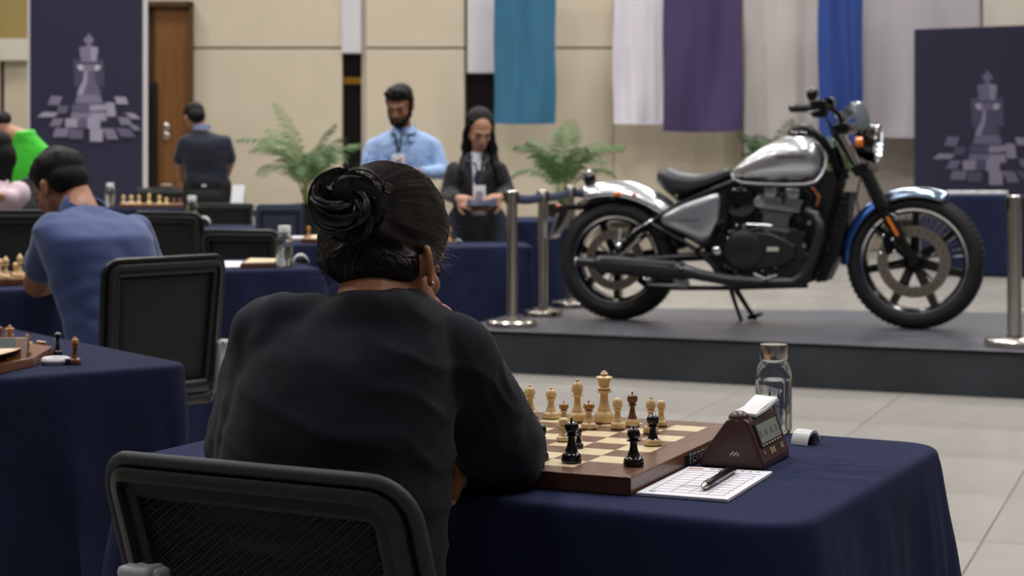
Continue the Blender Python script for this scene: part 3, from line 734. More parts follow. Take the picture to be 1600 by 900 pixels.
for k in range(9): strip(.08, .10 + k * .085, .92, .10 + k * .085, .0006, M_ink)
for u in (.10, .32, .52, .72, .90): strip(u, .10, u, .80, .0007, M_ink)
strip(.06, .86, .94, .86, .001, M_ink2)
for k in range(7): strip(.30 + k * .09, .94, .34 + k * .09, .94, .0028, M_ink2, 'printed_word')
strip(.05, .93, .22, .93, .004, M_red, 'printed_heading', .0047)
strip(.10, .07, .17, .07, .004, M_ink, 'printed_word', .0047)
strip(.30, .30, .55, .34, .0012, M_ink2, 'handwriting', .0047); strip(.60, .42, .8, .45, .0012, M_ink2, 'handwriting', .0047)
# pen
pa = G(1097, 774, TZ) ; pb = G(1147, 744, TZ); pa.z = pb.z = TZ + .0045 + .0055
pen = thing('pen', 'thick black ballpoint pen lying on the score sheet', 'pen', (pa.x, pa.y, pa.z), atan2(pb.y - pa.y, pb.x - pa.x))
L = (pb - pa).length; RX = Matrix.Rotation(pi / 2, 3, 'Y')
obj('barrel', MB().lathe([(0, .012), (.0052, .012), (.0056, .03), (.0054, L * .6), (.005, L - .004), (.003, L), (0, L)], R=RX, n=20), M_blkgloss, pen)
obj('tip', MB().lathe([(0, 0), (.0012, 0), (.0016, .002), (.0042, .008), (.0050, .0125), (0, .0125)], R=RX, n=16), M_steel, pen, label='metal tip ring')
obj('clip', MB().box((L * .72, 0, .0066), (L * .4, .0026, .0012)).box((L * .92, 0, .0058), (.003, .0026, .0026)), M_blkgloss, pen, bevel=.0004)
for k in range(4): obj('grip_ring', MB().lathe([(.0054, .018 + k * .006), (.0060, .0195 + k * .006), (.0060, .0205 + k * .006), (.0054, .022 + k * .006)], R=RX, n=18), M_blk, pen)
# water bottle
M_glass = mat('clear_glass', (250, 252, 252), .02, trans=1.0, ior=1.45, bump=(20, .01, .0002))
M_water = mat('water', (246, 250, 252), .0, trans=1.0, ior=1.33, bump=(10, .005, .0001))
def make_bottle(label, r, h, fillz, capm, n=40, group=None):
    t = thing('water_bottle', label, 'bottle', (0, 0, 0), 0, group)
    k = .0016
    ys = h * .60; nk = r * .66
    out = [(0, .0005), (r * .92, .0005), (r, .006), (r, ys), (r * .985, ys + h * .06), (r * .93, ys + h * .12), (r * .84, ys + h * .17), (r * .73, ys + h * .205), (nk, ys + h * .225), (nk, h * .90)]
    inn = [(nk - k, h * .90), (nk - k, ys + h * .225), (r * .73 - k, ys + h * .20), (r * .84 - k, ys + h * .165), (r * .93 - k, ys + h * .115), (r * .985 - k, ys + h * .055), (r - k, ys), (r - k, .010), (r * .9, .006), (0, .006)]
    obj('glass', MB().lathe(out + inn, n=n), M_glass, t)
    obj('water', MB().lathe([(0, .0062), (r * .9, .0062), (r - k + .0005, .0105), (r - k + .0005, fillz), (0, fillz)], n=n), M_water, t)
    z0 = h * .835
    obj('cap', MB().lathe([(0, z0 + .012), (nk + .0008, z0), (nk * 1.12, z0), (nk * 1.15, z0 + .002), (nk * 1.15, h - .003), (nk * 1.11, h), (0, h)], n=n), capm, t)
    return t
bp_ = G(1209, 676, TZ); d = bp_.y
h_ = (676 + 4 - 543) * d / F
bt = make_bottle('clear glass water bottle with a brushed steel cap behind the chess clock', 28.5 * d / F, h_, h_ * .60, M_steel, 56)
bt.location = (bp_.x, bp_.y, TZ + .001)
# white arched clip
def white_clip(loc, rz, s, label):
    t = thing('cable_clip', label, 'clip', loc, rz)
    def arc(x0, x1, zr, th, wy, c0):
        pts_o = [(x0 + (x1 - x0) * (1 - cos(a)) / 2, zr * sin(a)) for a in [pi * i / 14 * .92 + .04 for i in range(15)]]
        pts_i = [(x0 + (x1 - x0) * (1 - cos(a)) / 2 * 1.0, zr * sin(a) - th) for a in [pi * i / 14 * .92 + .04 for i in range(15)]]
        return MB().prism([(x, c0 - wy / 2, max(.0006, z)) for x, z in pts_o + pts_i[::-1]], (0, wy, 0))
    obj('arch', arc(-.5 * s, .5 * s, .60 * s, .12 * s, .80 * s, 0), M_wht, t, smooth=False, bevel=.0006)
    obj('wedge', MB().prism([(.0, -.30 * s, .001), (.62 * s, -.05 * s, .001), (.35 * s, .25 * s, .001), (-.1 * s, .25 * s, .001)], (-.06 * s, 0, .30 * s)), mat('dark_green_plastic', (28, 52, 46), .3, bump=(60, .05, .0003)), t, smooth=False, bevel=.001, label='dark green wedge under the arch')
    return t
pc = G(1259, 694, TZ)
white_clip((pc.x, pc.y, TZ + .0005), radians(48), .036, 'white arched plastic clip beside the steel-capped bottle')

# ------------------------------------------------------------------ things on the left foreground table
def lw(px, pyb, ptop, wpx, kind, m, label, name, z=TZ, **k):
    p = G(px, pyb - wpx * .08, z); d = p.y
    return piece(name, kind, p + Vector((0, 0, .0013)), (pyb - ptop) * d / F, wpx / 2 * d / F, m, label, **k)
lw(90, 557, 519, 15, 'queen', M_ebon, 'dark queen standing alone behind the white ring on the left table', 'black_queen')
lw(117, 571, 528, 20, 'bishop', M_rose, 'brown bishop beside the white ring on the left table', 'brown_bishop', mh=M_gbox)
pr = G(87, 569, TZ)
ring = thing('cable_clip', 'white ring-shaped clip lying between the dark queen and the brown bishop', 'clip', (pr.x, pr.y, TZ + .001), 0)
mbr = MB()
rr_ = 18 * pr.y / F
mbr.grid(lambda u, v: Vector(((rr_ * 1.0 + .006 * cos(2 * pi * v)) * cos(2 * pi * u), (rr_ * 1.1 + .006 * cos(2 * pi * v)) * sin(2 * pi * u), .007 + .007 * sin(2 * pi * v))), 32, 10)
obj('loop', mbr, M_wht, ring); obj('tail', MB().box((rr_ * 1.5, .004, .006), (.022, .014, .011)), M_wht, ring, bevel=.003)
obj('wedge', MB().box((rr_ * 1.15, -.012, .006), (.012, .012, .012)), mat('dark_green_plastic', (28, 52, 46)), ring, bevel=.002, label='dark green insert')
b0 = G(80, 560, TZ)
lb = thing('chessboard', 'corner of a wooden chessboard at the left edge of the left foreground table', 'chessboard', (b0.x, b0.y, TZ), radians(48))
cb_ = [G(-70, 600, TZ), G(52, 573, TZ), G(82, 555, TZ), G(-30, 535, TZ)]
obj('frame', MB().prism([p + Vector((0, 0, .0008)) for p in cb_], (0, 0, .018)), mat('reddish_board_wood', (132, 84, 58), .4, coat=.2, aniso=(20, 4, 4), var=(4, (112, 68, 46), .3), bump=(60, .05, .0003)), lb, smooth=False, wspace=True, bevel=.001)
obj('playing_field', MB().prism([p + Vector((0, 0, .0190)) for p in [G(-66, 588, TZ + .019), G(25, 563, TZ + .019), G(52, 549, TZ + .019), G(-30, 536, TZ + .019)]], (0, 0, .001)), mat('tan_board_wood', (196, 158, 112), .4, coat=.2, aniso=(20, 4, 4), var=(4, (180, 140, 96), .3), bump=(60, .05, .0003)), lb, smooth=False, wspace=True)
BZ2 = TZ + .0205
lw(42, 556, 523, 14, 'bishop', M_gbox, 'small golden bishop behind the tilted screen on the left table', 'golden_bishop', z=BZ2)
lw(15, 552, 510, 18, 'king', M_gbox, 'golden king on the board at the left edge of the left table', 'golden_king', z=BZ2)
lw(0, 545, 512, 14, 'pawn', M_rose, 'brown pawn cut by the left edge on the left table', 'brown_pawn', z=BZ2)
ck = G(10, 573, TZ); ckt = thing('chess_clock', 'brown chess clock with a grey tilted screen at the left edge of the left table', 'clock', (ck.x, ck.y, TZ), radians(8))
s_ = ck.y / F
obj('body', MB().prism([(-40 * s_, -.02, .001), (44 * s_, -.02, .001), (44 * s_, -.02, 18 * s_), (26 * s_, .03, 46 * s_), (-40 * s_, .03, 46 * s_)], (0, .05, 0)) if False else MB().prism([(-40 * s_, -.03, .001), (-40 * s_, -.03, 14 * s_), (-40 * s_, .012, 44 * s_), (-40 * s_, .03, 44 * s_), (-40 * s_, .06, .001)], (72 * s_, 0, 0)), mat('brown_clock_wood', (104, 66, 46), .4, coat=.2, aniso=(10, 4, 4), var=(5, (86, 54, 38), .3), bump=(60, .05, .0003)), ckt, smooth=False, bevel=.002)
obj('screen', MB().prism([(-38 * s_, -.0285, 17 * s_), (16 * s_, -.0285, 17 * s_), (12 * s_, .0085, 43 * s_), (-38 * s_, .0085, 43 * s_)], (0, -.002, .0014)), mat('dark_grey_screen', (84, 92, 92), .2, coat=.3, bump=(60, .02, .0002)), ckt, smooth=False, label='grey tilted screen')
obj('gold_plate', MB().box((12 * s_, -.034, 9 * s_), (17 * s_, .006, 17 * s_)), M_gold, ckt, smooth=False, bevel=.001, label='small gold plate')
# wooden nub beside the clock
tag(obj('wooden_peg', MB().tube([G(58, 540, TZ) + Vector((0, 0, .006)), G(72, 540, TZ) + Vector((0, 0, .006))], [.006, .003], 10), M_gbox), 'small pale wooden peg lying on the left table behind the dark queen', 'peg')

# ------------------------------------------------------------------ things on the farther tables
def far_piece(px, pyb, ptop, wpx, kind, m, label, name, z, group=None):
    p = G(px, pyb, z); s = p.y / F
    return piece(name, kind, p, (pyb - ptop) * s, wpx / 2 * s, m, label, group=group, parts=False)
mb3 = G(-10, 446, TZ); 
fb = thing('chessboard', 'brown chessboard with two white pieces before the man in the blue polo', 'chessboard', (G(0, 446, TZ).x, G(0, 446, TZ).y, TZ), 0)
qq = [G(-60, 450, TZ), G(42, 446, TZ), G(75, 436, TZ), G(-40, 432, TZ)]
obj('frame', MB().prism([p + Vector((0, 0, .001)) for p in qq], (0, 0, .022)), M_wal, fb, smooth=False, wspace=True, bevel=.002)
for (px, yb_, yt, w_, kind, lb_) in ((9, 436, 400, 16, 'bishop', 'white bishop nearest the left edge, before the man in the blue polo'), (31, 434, 396, 16, 'bishop', 'white bishop beside the elbow of the man in the blue polo')):
    far_piece(px, yb_, yt, w_, kind, M_box, lb_, 'white_bishop', TZ + .023)
for (px, yb_, yt) in ((0, 433, 404), (24, 431, 410)): far_piece(px, yb_, yt, 12, 'pawn', M_box, ('small white pawn cut by the left photo edge' if px == 0 else 'small white pawn between the two white bishops at the left edge'), 'white_pawn', TZ + .023, 'white pawns at the left edge')
far_piece(90, 432, 402, 14, 'king', M_rose, 'brown king seen in the crook of the arm of the man in the blue polo', 'brown_king', TZ + .0)
# table behind the woman: board, paper, bottle, clip
def flat_board(label, quad, z, m, th=.02, sq=None):
    g_ = [G(a, b, z) for a, b in quad]; c = sum(g_, Vector()) / 4
    t = thing('chessboard', label, 'chessboard', (c.x, c.y, z), 0)
    obj('frame', MB().prism([p + Vector((0, 0, .001)) for p in g_], (0, 0, th)), m, t, smooth=False, wspace=True, bevel=.002)
    gi = [c + (p - c) * .82 for p in g_]
    obj('playing_field', MB().prism([Vector((p.x, p.y, z + th + .0012)) for p in gi], (0, 0, .001)), M_sql, t, smooth=False, wspace=True)
    return t
flat_board('brown chessboard edge between the blank paper and the clear bottle behind the woman', [(375, 420), (432, 419), (440, 412), (388, 411)], TZ, M_wal)
gq = [G(332, 419, TZ), G(392, 418, TZ), G(402, 410, TZ), G(340, 410, TZ)]
c_ = sum(gq, Vector()) / 4
tag(obj('paper_sheet', MB().prism([p + Vector((0, 0, .001)) for p in gq], (0, 0, .004)), M_pap), 'pale sheet of paper on the table behind the seated woman', 'paper')
def bottle_at(px, pyb, ptop, wpx, label, z=TZ, cap=M_wht):
    p = G(px, pyb, z); s = p.y / F; h = (pyb - ptop) * s
    b = make_bottle(label, wpx / 2 * s, h, h * .5, cap, 20); b.location = (p.x, p.y, z + .001); return b
bottle_at(444.5, 417, 353, 26, 'clear water bottle with a white cap behind the head of the seated woman')
pc = G(470, 412, TZ); white_clip((pc.x, pc.y, TZ + .001), radians(8), .065, 'white arched clip right of the white-capped bottle')
bottle_at(300, 354, 306, 18, 'clear bottle at the left end of the table behind the empty chair')
bottle_at(172, 322.8, 286, 15, 'clear bottle at the left end of the far row of white chess pieces')
bottle_at(401, 354, 322, 15, 'faint clear bottle right of the white card', cap=M_glass)
pc = G(318, 351.5, TZ); white_clip((pc.x, pc.y, TZ + .001), .1, .09, 'white clip at the left end of the table behind the empty chair')
# far row of white pieces on its board
flat_board('long dark chessboard under the far row of white pieces', [(185, 325), (300, 325), (300, 321), (190, 321)], TZ, M_wal, .03)
for k, (px, h_) in enumerate(((193, 14), (205, 14), (217, 15), (233, 17), (249, 14), (260, 10))):
    far_piece(px, 318.6, 319 - h_, 8, 'pawn' if h_ < 15 else 'bishop', M_box, ('leftmost pale piece of the far row, next to the clear bottle', 'second pale piece from the left in the far row', 'third pale piece from the left in the far row', 'tallest pale piece in the far row behind the man in blue', 'fifth pale piece from the left in the far row', 'sixth and smallest pale piece in the far row')[k], 'white_piece', TZ + .031, 'white pieces in the far row')
for k, px in enumerate((272, 281)): far_piece(px, 318.6, 310, 7, 'pawn', M_rose, ('brown pawn right after the pale pieces of the far row', 'last brown pawn at the right end of the far row')[k], 'brown_pawn', TZ + .031, 'brown pawns in the far row')
p = G(367, 323.2, TZ); s = p.y / F
t = thing('table_card', 'blank white table card standing in front of the dark-shirted man', 'card', (p.x, p.y, TZ))
obj('front_panel', MB().prism([(-12.5 * s, 0, .001), (12.5 * s, 0, .001), (14.5 * s, .05, 34 * s), (-11 * s, .05, 34 * s)], (0, .004, 0)), M_wht, t, smooth=False)
obj('rear_panel', MB().prism([(-12.5 * s, .11, .001), (12.5 * s, .11, .001), (14.5 * s, .055, 34 * s), (-11 * s, .055, 34 * s)], (0, .004, 0)), M_wht, t, smooth=False)
# black box behind on far table
p = P(258, 300, 15.6)
t = thing('equipment_case', 'low black case on the far table, left of the dark-shirted man', 'case', (p.x, p.y, TZ))
s = 15.6 / F
obj('body', MB().box((-2 * s, .1, 13.5 * s), (86 * s, .3, 27 * s)), M_blk, t, bevel=.02)
obj('lid', MB().box((-2 * s, .1, 28.5 * s), (80 * s, .28, 3 * s)), M_blkmetal, t, bevel=.01); obj('handle', MB().tube([(-8 * s, .1, 29 * s), (-8 * s, .1, 34 * s), (6 * s, .1, 34 * s), (6 * s, .1, 29 * s)], .012, 6), M_steel, t)
flat_board('brown chessboard half hidden behind the bun of the seated woman', [(470, 380), (545, 381), (545, 374), (478, 374)], TZ, M_wal, .022)
far_piece(482, 371, 353, 9, 'pawn', M_gbox, 'golden brown chess piece left of the bun of the seated woman', 'brown_pawn', TZ + .024)
pc = G(464, 376, TZ); tag(obj('napkin', MB().box((pc.x, pc.y, TZ + .012), (.07, .1, .02)), M_wht, bevel=.006), 'small folded white napkin on the table left of the brown board', 'napkin')
far_piece(702, 379, 353, 12, 'bishop', M_gbox, 'golden wooden chess piece right of the ear of the seated woman', 'golden_bishop', .61)
pc = G(716, 381, .61); white_clip((pc.x, pc.y, .611), 0, .045, 'small white clip on the table before the woman in the blazer')
# far right table, pale items
for k, (px, w_) in enumerate(((1492, 22), (1518, 20), (1542, 16), (1562, 14))):
    p = G(px, 304.2, .76); s = p.y / F
    tag(obj('leaflet_stack', MB().box((p.x, p.y, .76 + .02), (w_ * s, .2, .035), .05 * k), M_wht, bevel=.006), ('white leaflet stack at the left end of the far right table', 'second white leaflet stack on the far right table', 'third white leaflet stack on the far right table', 'white leaflet stack at the right end of the far right table')[k], 'leaflets')
p = G(1520, 345, .4)

# ------------------------------------------------------------------ stage and belt posts
SZ = .22
flc = G(712, 514, SZ); frc = G(1600, 550, SZ); fd = (frc - flc).normalized(); fr2 = flc + fd * 5.2
blc = G(842, 479, SZ); br2 = blc + (G(1310, 485, SZ) - blc).normalized() * 5.4
st = thing('display_stage', 'low charcoal display stage carrying the motorcycle', 'stage', (flc.x, flc.y, 0))
quad = [flc, fr2, br2, blc]
def inset(k): 
    c = sum(quad, Vector()) / 4; return [Vector((p.x + (c.x - p.x) * k, p.y + (c.y - p.y) * k, 0)) for p in quad]
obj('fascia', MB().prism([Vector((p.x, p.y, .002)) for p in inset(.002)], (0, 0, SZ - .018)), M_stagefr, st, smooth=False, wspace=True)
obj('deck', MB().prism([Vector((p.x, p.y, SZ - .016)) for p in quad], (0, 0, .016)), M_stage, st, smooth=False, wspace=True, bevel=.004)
obj('edge_strip', MB().prism([flc + Vector((0, -.004, -.014)), fr2 + Vector((0, -.004, -.014)), fr2 + Vector((0, -.004, -.001)), flc + Vector((0, -.004, -.001))], (0, .004, 0)), M_blkmetal, st, smooth=False, wspace=True)
M_belt = mat('navy_belt_webbing', (44, 52, 84), .7, bump=(500, .2, .0005))
def belt_post(label, loc, h, r, br_):
    t = thing('belt_post', label, 'post', loc)
    obj('base', MB().lathe([(0, 0), (br_, 0), (br_, .028), (br_ * .96, .034), (br_ * .25, .046), (r * 1.3, .05), (0, .05)], n=40), M_steel, t)
    obj('pole', MB().lathe([(0, .045), (r, .045), (r, h - .075), (0, h - .075)], n=24), M_steel, t)
    hd = obj('head', MB().lathe([(0, h - .075), (r * 1.05, h - .075), (r * 1.05, h - .005), (r * .9, h), (0, h)], n=24), M_steel, t)
    obj('belt_slot', MB().box((r * 1.0, 0, h - .04), (.018, r * 1.2, .062)).box((-r * 1.0, 0, h - .04), (.018, r * 1.2, .062)), M_blk, t, bevel=.003)
    return t
pp = []
for px, py, yt, w_, bw, lab in ((800, 511, 298, 17, 80, 'steel belt post at the left front corner of the stage'), (848, 494, 297, 15, 62, 'steel belt post between the corner post and the rear wheel'), (891, 480, 290, 13, 60, 'farthest steel belt post, partly behind the rear wheel')):
    p = G(px, py, SZ if px < 880 else SZ); s = p.y / F
    if px == 800: p = p + Vector((0, .03, 0))
    belt_post(lab, p, (py - yt) * s, w_ / 2 * s, bw / 2 * s); pp.append((p, (py - yt) * s))
p = G(1585, 541, SZ); s = p.y / F
belt_post('steel belt post at the right edge, in front of the front wheel', p, 236 * s, 11 * s, 46 * s); pr_ = (p, 236 * s)
p5 = G(1640, 498, SZ)
belt_post('steel belt post just outside the right edge, base behind the front post', p5, .72, .03, .14)
def belt(a, b, label, group=None):
    (p, h), (q_, k) = a, b; z0, z1 = p.z + h - .04, q_.z + k - .04; n = 16
    def fn(u, v):
        x = p.lerp(q_, u); return Vector((x.x, x.y, z0 + (z1 - z0) * u - .012 * sin(pi * u) + (v - .5) * .05))
    tag(obj('barrier_belt', MB().grid(fn, n, 1), M_belt, solid=.002), label, 'belt')
belt(pp[0], pp[1], 'navy barrier belt between the corner post and the middle post')
belt(pp[1], pp[2], 'navy barrier belt between the middle post and the farthest post')
belt(pp[2], (G(1010, 484, SZ), .72), 'navy barrier belt running from the farthest post behind the rear fender')
belt(pr_, (p5, .72), 'short navy barrier belt at the right edge of the photo')

# ------------------------------------------------------------------ palms
def palm(label, px, pybase, d, s, seed, nfr=15, pot=True, spread=1.0, hgt=1.0):
    b = P(px, pybase, d); rnd = random.Random(seed)
    t = thing('potted_palm', label, 'plant', (b.x, b.y, 0))
    zt_ = b.z
    ML = mat('palm_leaf_green', (74, 112, 52), .5, var=(3, (46, 82, 36), .25), bump=(40, .1, .001)); MS = mat('palm_stem_green', (112, 132, 62), .5, bump=(40, .1, .001))
    if pot:
        obj('pot', MB().lathe([(0, .0), (.15 * s, .0), (.20 * s, zt_), (.18 * s, zt_), (.17 * s, zt_ - .04), (0, zt_ - .04)], n=28), M_blk, t)
        obj('soil', MB().lathe([(0, zt_ - .038), (.17 * s, zt_ - .038), (.16 * s, zt_ - .03), (0, zt_ - .02)], n=20), mat('dark_soil', (40, 32, 26), .95, bump=(60, .5, .01)), t)
    for k in range(nfr):
        az = 2 * pi * k / nfr + rnd.uniform(-.3, .3); lean = rnd.uniform(.15, .85) * spread; L = s * rnd.uniform(.75, 1.1) * hgt
        pts = []; p = Vector((rnd.uniform(-.05, .05) * s, rnd.uniform(-.05, .05) * s, zt_ - .03)); ang = pi / 2 - lean * .35
        N = 16
        for i in range(N + 1):
            pts.append(p.copy()); ang -= (lean * 1.9 + .25) / N * (i / N) * 2.0
            p += Vector((cos(az) * cos(ang), sin(az) * cos(ang), sin(ang))) * (L * 1.15 / N)
        fr = obj('frond', (lambda mb: mb)(MB()), ML, t) if False else None
        mb = MB(); side = Vector((-sin(az), cos(az), 0))
        for i in range(5, N + 1):
            for q in (0, .5):
                if i == N and q: continue
                a = pts[i].lerp(pts[min(i + 1, N)], q); tg = (pts[min(i + 1, N)] - pts[i - 1]).normalized(); f = (i + q - 5) / (N - 5)
                ll = s * .28 * (sin(pi * (f * .85 + .1)) ** .7)
                for sg in (-1, 1):
                    dr = (side * sg * 1.0 + tg * .75 + Vector((0, 0, -.35 + rnd.uniform(-.15, .15)))).normalized()
                    m_ = a + dr * ll * .5 + Vector((0, 0, .01)); e = a + dr * ll + Vector((0, 0, -.16 * ll)); wv = tg * (.0115 * s)
                    mb.add([a - wv * .5, a + wv * .5, m_ + wv, e, m_ - wv], [(0, 1, 2, 4), (4, 2, 3)])
        o = obj('frond', mb, ML, t, smooth=False); obj('stem', MB().tube(pts, [.009 * s * (1 - .75 * i / N) for i in range(N + 1)], 5), MS, o)
    return t
palm('potted areca palm left of the dark glass strip, behind the woman\'s bun', 480, 318, 14.0, .60, 4, 15, spread=1.25, hgt=1.12)
palm('potted areca palm between the woman in the blazer and the rear wheel', 877, 318, 15.0, .60, 8, 16, spread=1.2, hgt=1.12)
palm('far potted palm rising behind the motorcycle fuel tank', 1203, 300, 20.2, .72, 12, 14, spread=1.1)
palm('far potted palm glimpsed behind the motorcycle steering head', 1300, 300, 20.6, .62, 15, 12, spread=1.1)

# ------------------------------------------------------------------ people in the background
M_skin = mat('brown_skin', (150, 104, 78), .5, var=(8, (140, 94, 70), .3), bump=(120, .08, .0006)); 
M_skin2 = mat('light_brown_skin', (186, 140, 116), .5, var=(8, (176, 128, 104), .3), bump=(120, .08, .0006))
M_hair = mat('black_hair', (10, 9, 10), .58, spec=.22, aniso=(80, 80, 8), var=(4, (17, 15, 15), .3), bump=(9, .5, .003))
M_lip = mat('lip', (150, 84, 78), .5, bump=(50, .05, .0004)); M_eye = mat('eye_white', (214, 208, 202), .3, bump=(50, .02, .0002)); M_iris = mat('dark_iris', (24, 16, 12), .2, bump=(50, .02, .0002))
def basis(yaw, pitch, roll=0):      # head faces local -Y at yaw 0 (towards the camera); pitch > 0 looks down
    return Matrix.Rotation(yaw, 3, 'Z') @ Matrix.Rotation(pitch, 3, 'X') @ Matrix.Rotation(roll, 3, 'Y')
def head_solid(mb, c, R, s=1.0, ears=True):
    """skull, jaw, nose, brow, ears and lips of a head 0.23 m high at s=1; centre between the eyes level"""
    q = lambda x, y, z: c + R @ Vector((x * s, y * s, z * s))
    mb.ball(q(0, .012, .035), (.074 * s, .092 * s, .080 * s), 20, R); mb.ball(q(0, -.02, -.02), (.062 * s, .070 * s, .075 * s), 18, R)
    mb.ball(q(0, -.035, -.075), (.040 * s, .042 * s, .036 * s), 16, R); mb.ball(q(0, -.060, -.095), (.020 * s, .018 * s, .018 * s), 12, R)
    for sg in (-1, 1):
        mb.cap2(q(sg * .056, .0, -.045), .016 * s, q(sg * .022, -.058, -.092), .014 * s, 10)
        mb.ball(q(sg * .036, -.062, -.028), (.022 * s, .018 * s, .020 * s), 12, R)
        mb.cap2(q(sg * .012, -.086, .022), .010 * s, q(sg * .046, -.070, .020), .009 * s, 8)
        if ears: mb.ball(q(sg * .077, .012, -.008), (.009 * s, .018 * s, .032 * s), 12, R); mb.ball(q(sg * .082, .018, .006), (.008 * s, .012 * s, .018 * s), 10, R)
        mb.ball(q(sg * .011, -.098, -.034), (.010 * s, .010 * s, .009 * s), 10, R)
    mb.cap2(q(0, -.086, .012), .008 * s, q(0, -.106, -.030), .011 * s, 10)
    mb.cap2(q(-.016, -.086, -.062), .008 * s, q(.016, -.086, -.062), .008 * s, 8); mb.cap2(q(-.013, -.084, -.074), .008 * s, q(.013, -.084, -.074), .008 * s, 8)
def face_bits(t, c, R, s, lip=True, brow=True):
    q = lambda x, y, z: c + R @ Vector((x * s, y * s, z * s))
    for sg in (-1, 1):
        obj('eyelid', MB().ball(q(sg * .032, -.074, .002), (.016 * s, .012 * s, .010 * s), 12, R), M_skin, t, wspace=True)
        obj('eyelash_line', MB().tube([q(sg * .018, -.0835, -.003), q(sg * .032, -.0872, -.006), q(sg * .047, -.080, -.003)], [.0012 * s, .0022 * s, .0012 * s], 6), M_hair, t, wspace=True)
        if brow: obj('eyebrow', MB().tube([q(sg * .012, -.095, .021), q(sg * .032, -.090, .027), q(sg * .050, -.078, .022)], [.003 * s, .0042 * s, .002 * s], 6), M_hair, t, wspace=True)
    if lip: obj('lips', MB().cap2(q(-.018, -.0915, -.066), .0048 * s, q(.018, -.0915, -.066), .0048 * s, 8), M_lip, t, wspace=True)
def hand_solid(mb, w, d, n, s=1.0, curl=.5, side=1):
    """wrist w, pointing direction d, palm normal n (towards the palm side)"""
    d = d.normalized(); n = (n - d * n.dot(d)).normalized(); a = d.cross(n) * side
    mb.cap2(w, .026 * s, w + d * .03 * s, .027 * s, 10)
    for k in range(4): mb.cap2(w + d * .02 * s + a * (.030 - .018 * k) * s, .013 * s, w + d * .085 * s + a * (.033 - .021 * k) * s, .0115 * s, 8)
    for k, L in enumerate((.072, .080, .074, .058)):
        p0 = w + d * .085 * s + a * (.033 - .021 * k) * s; dd = d.copy(); p = p0
        for j, f_ in enumerate((.45, .3, .25)):
            an = curl * (.5 + .45 * j) ; dd = (d * cos(an) + n * sin(an)).normalized(); q_ = p + dd * L * f_ * s
            mb.cap2(p, (.0098 - .0009 * j) * s, q_, (.0090 - .0010 * j) * s, 8); p = q_
    p = w + d * .02 * s + a * .028 * s; q_ = p + (d * .6 + a * .8 + n * .3).normalized() * .042 * s; mb.cap2(p, .014 * s, q_, .011 * s, 8)
    r_ = q_ + (d * .9 + a * .25 + n * .4).normalized() * .036 * s; mb.cap2(q_, .0105 * s, r_, .0085 * s, 8)
def ringloft(mb, rings, n=28):
    """rings: (centre, axis across, axis deep, half width, half depth)"""
    vs = []
    for c, a, b, w, d in rings:
        for k in range(n):
            t_ = 2 * pi * k / n; cs, sn = cos(t_), sin(t_); e = 2 / 2.35
            vs.append(c + a * w * math.copysign(abs(cs) ** e, cs) + b * d * math.copysign(abs(sn) ** e, sn))
    R_ = len(rings)
    return mb.add(vs, [(i * n + k, i * n + (k + 1) % n, (i + 1) * n + (k + 1) % n, (i + 1) * n + k) for i in range(R_ - 1) for k in range(n)] + [tuple(range(n))[::-1], tuple((R_ - 1) * n + k for k in range(n))])
def torso_solid(mb, hip, chest, neck, wdir, w_sh, w_ch, w_w, w_hip, dep, n=28):
    """wdir: unit vector across the shoulders; a smooth loft from the hips to the neck"""
    up = (chest - hip).normalized(); fwd = wdir.cross(up).normalized(); rings = []
    T_ = (neck - chest).length; arm = chest + (neck - chest) * .15
    for c, w_, d_ in ((hip - up * .10, w_hip * .92, dep * .85), (hip - up * .04, w_hip, dep * .98), (hip + up * .05, w_hip * .99, dep * .98), (hip.lerp(chest, .4), w_w, dep * .90), (hip.lerp(chest, .75), w_ch * .98, dep * .98), (chest, w_ch, dep),
                      (chest.lerp(neck, .28), w_ch * 1.04, dep * .96), (chest.lerp(neck, .50), w_sh * .96, dep * .84), (chest.lerp(neck, .68), w_sh * .86, dep * .70), (chest.lerp(neck, .82), w_sh * .62, dep * .58), (chest.lerp(neck, .93), w_sh * .40, .064), (neck + (neck - chest) * .04, .066, .060)):
        rings.append((c, wdir, fwd, w_, d_))
    ringloft(mb, rings, n)
def push(k, *things):
    """moves a finished figure farther off, larger in the same measure; its feet are built at the matching height"""
    for t in things:
        t.location = (t.location.x * k, t.location.y * k, t.location.z * k + H * (1 - k)); t.scale = (k, k, k)
def wrinkle(a1, f1, a2, f2, seed=0):
    return lambda p: a1 * noise.noise(Vector((p.x * f1, p.y * f1, p.z * f1 * .55 + seed))) + a2 * noise.noise(Vector((p.x * f2, p.y * f2, p.z * f2 * 1.6 + seed)))

# --- man in the light blue shirt (faces the camera, looks down)
def shirt(n, c): return mat(n, c, .8, sheen=.2, bump=(250, .15, .001), var=(4, tuple(int(v * .93) for v in c), .3))
d0 = 11.0; p0 = P(629, 380, d0)
t = thing('person', 'bearded man in a light blue shirt with a lanyard badge, looking down', 'person', (p0.x, p0.y, 0)); R = basis(radians(-16), radians(24))
hc = P(625, 165, d0 - .03); neck = P(631, 203, d0 + .03); X = Vector((1, 0, 0))
shl, shr = P(583, 226, d0 + .02), P(678, 226, d0 + .02); chest = P(630, 245, d0 + .02); hip = P(630, 345, d0 + .02)
mb = MB(); head_solid(mb, hc, R, .98); mb.cap2(neck + Vector((0, .02, -.05)), .058, hc + Vector((0, .03, -.05)), .052, 14)
ll, rl = P(573, 270, d0 - .02), P(691, 268, d0 - .02); lw_, rw_ = P(612, 272, d0 - .20), P(652, 270, d0 - .24)
mb.cap2(ll.lerp(lw_, .2), .036, lw_, .026, 12); mb.cap2(rl.lerp(rw_, .2), .036, rw_, .026, 12)
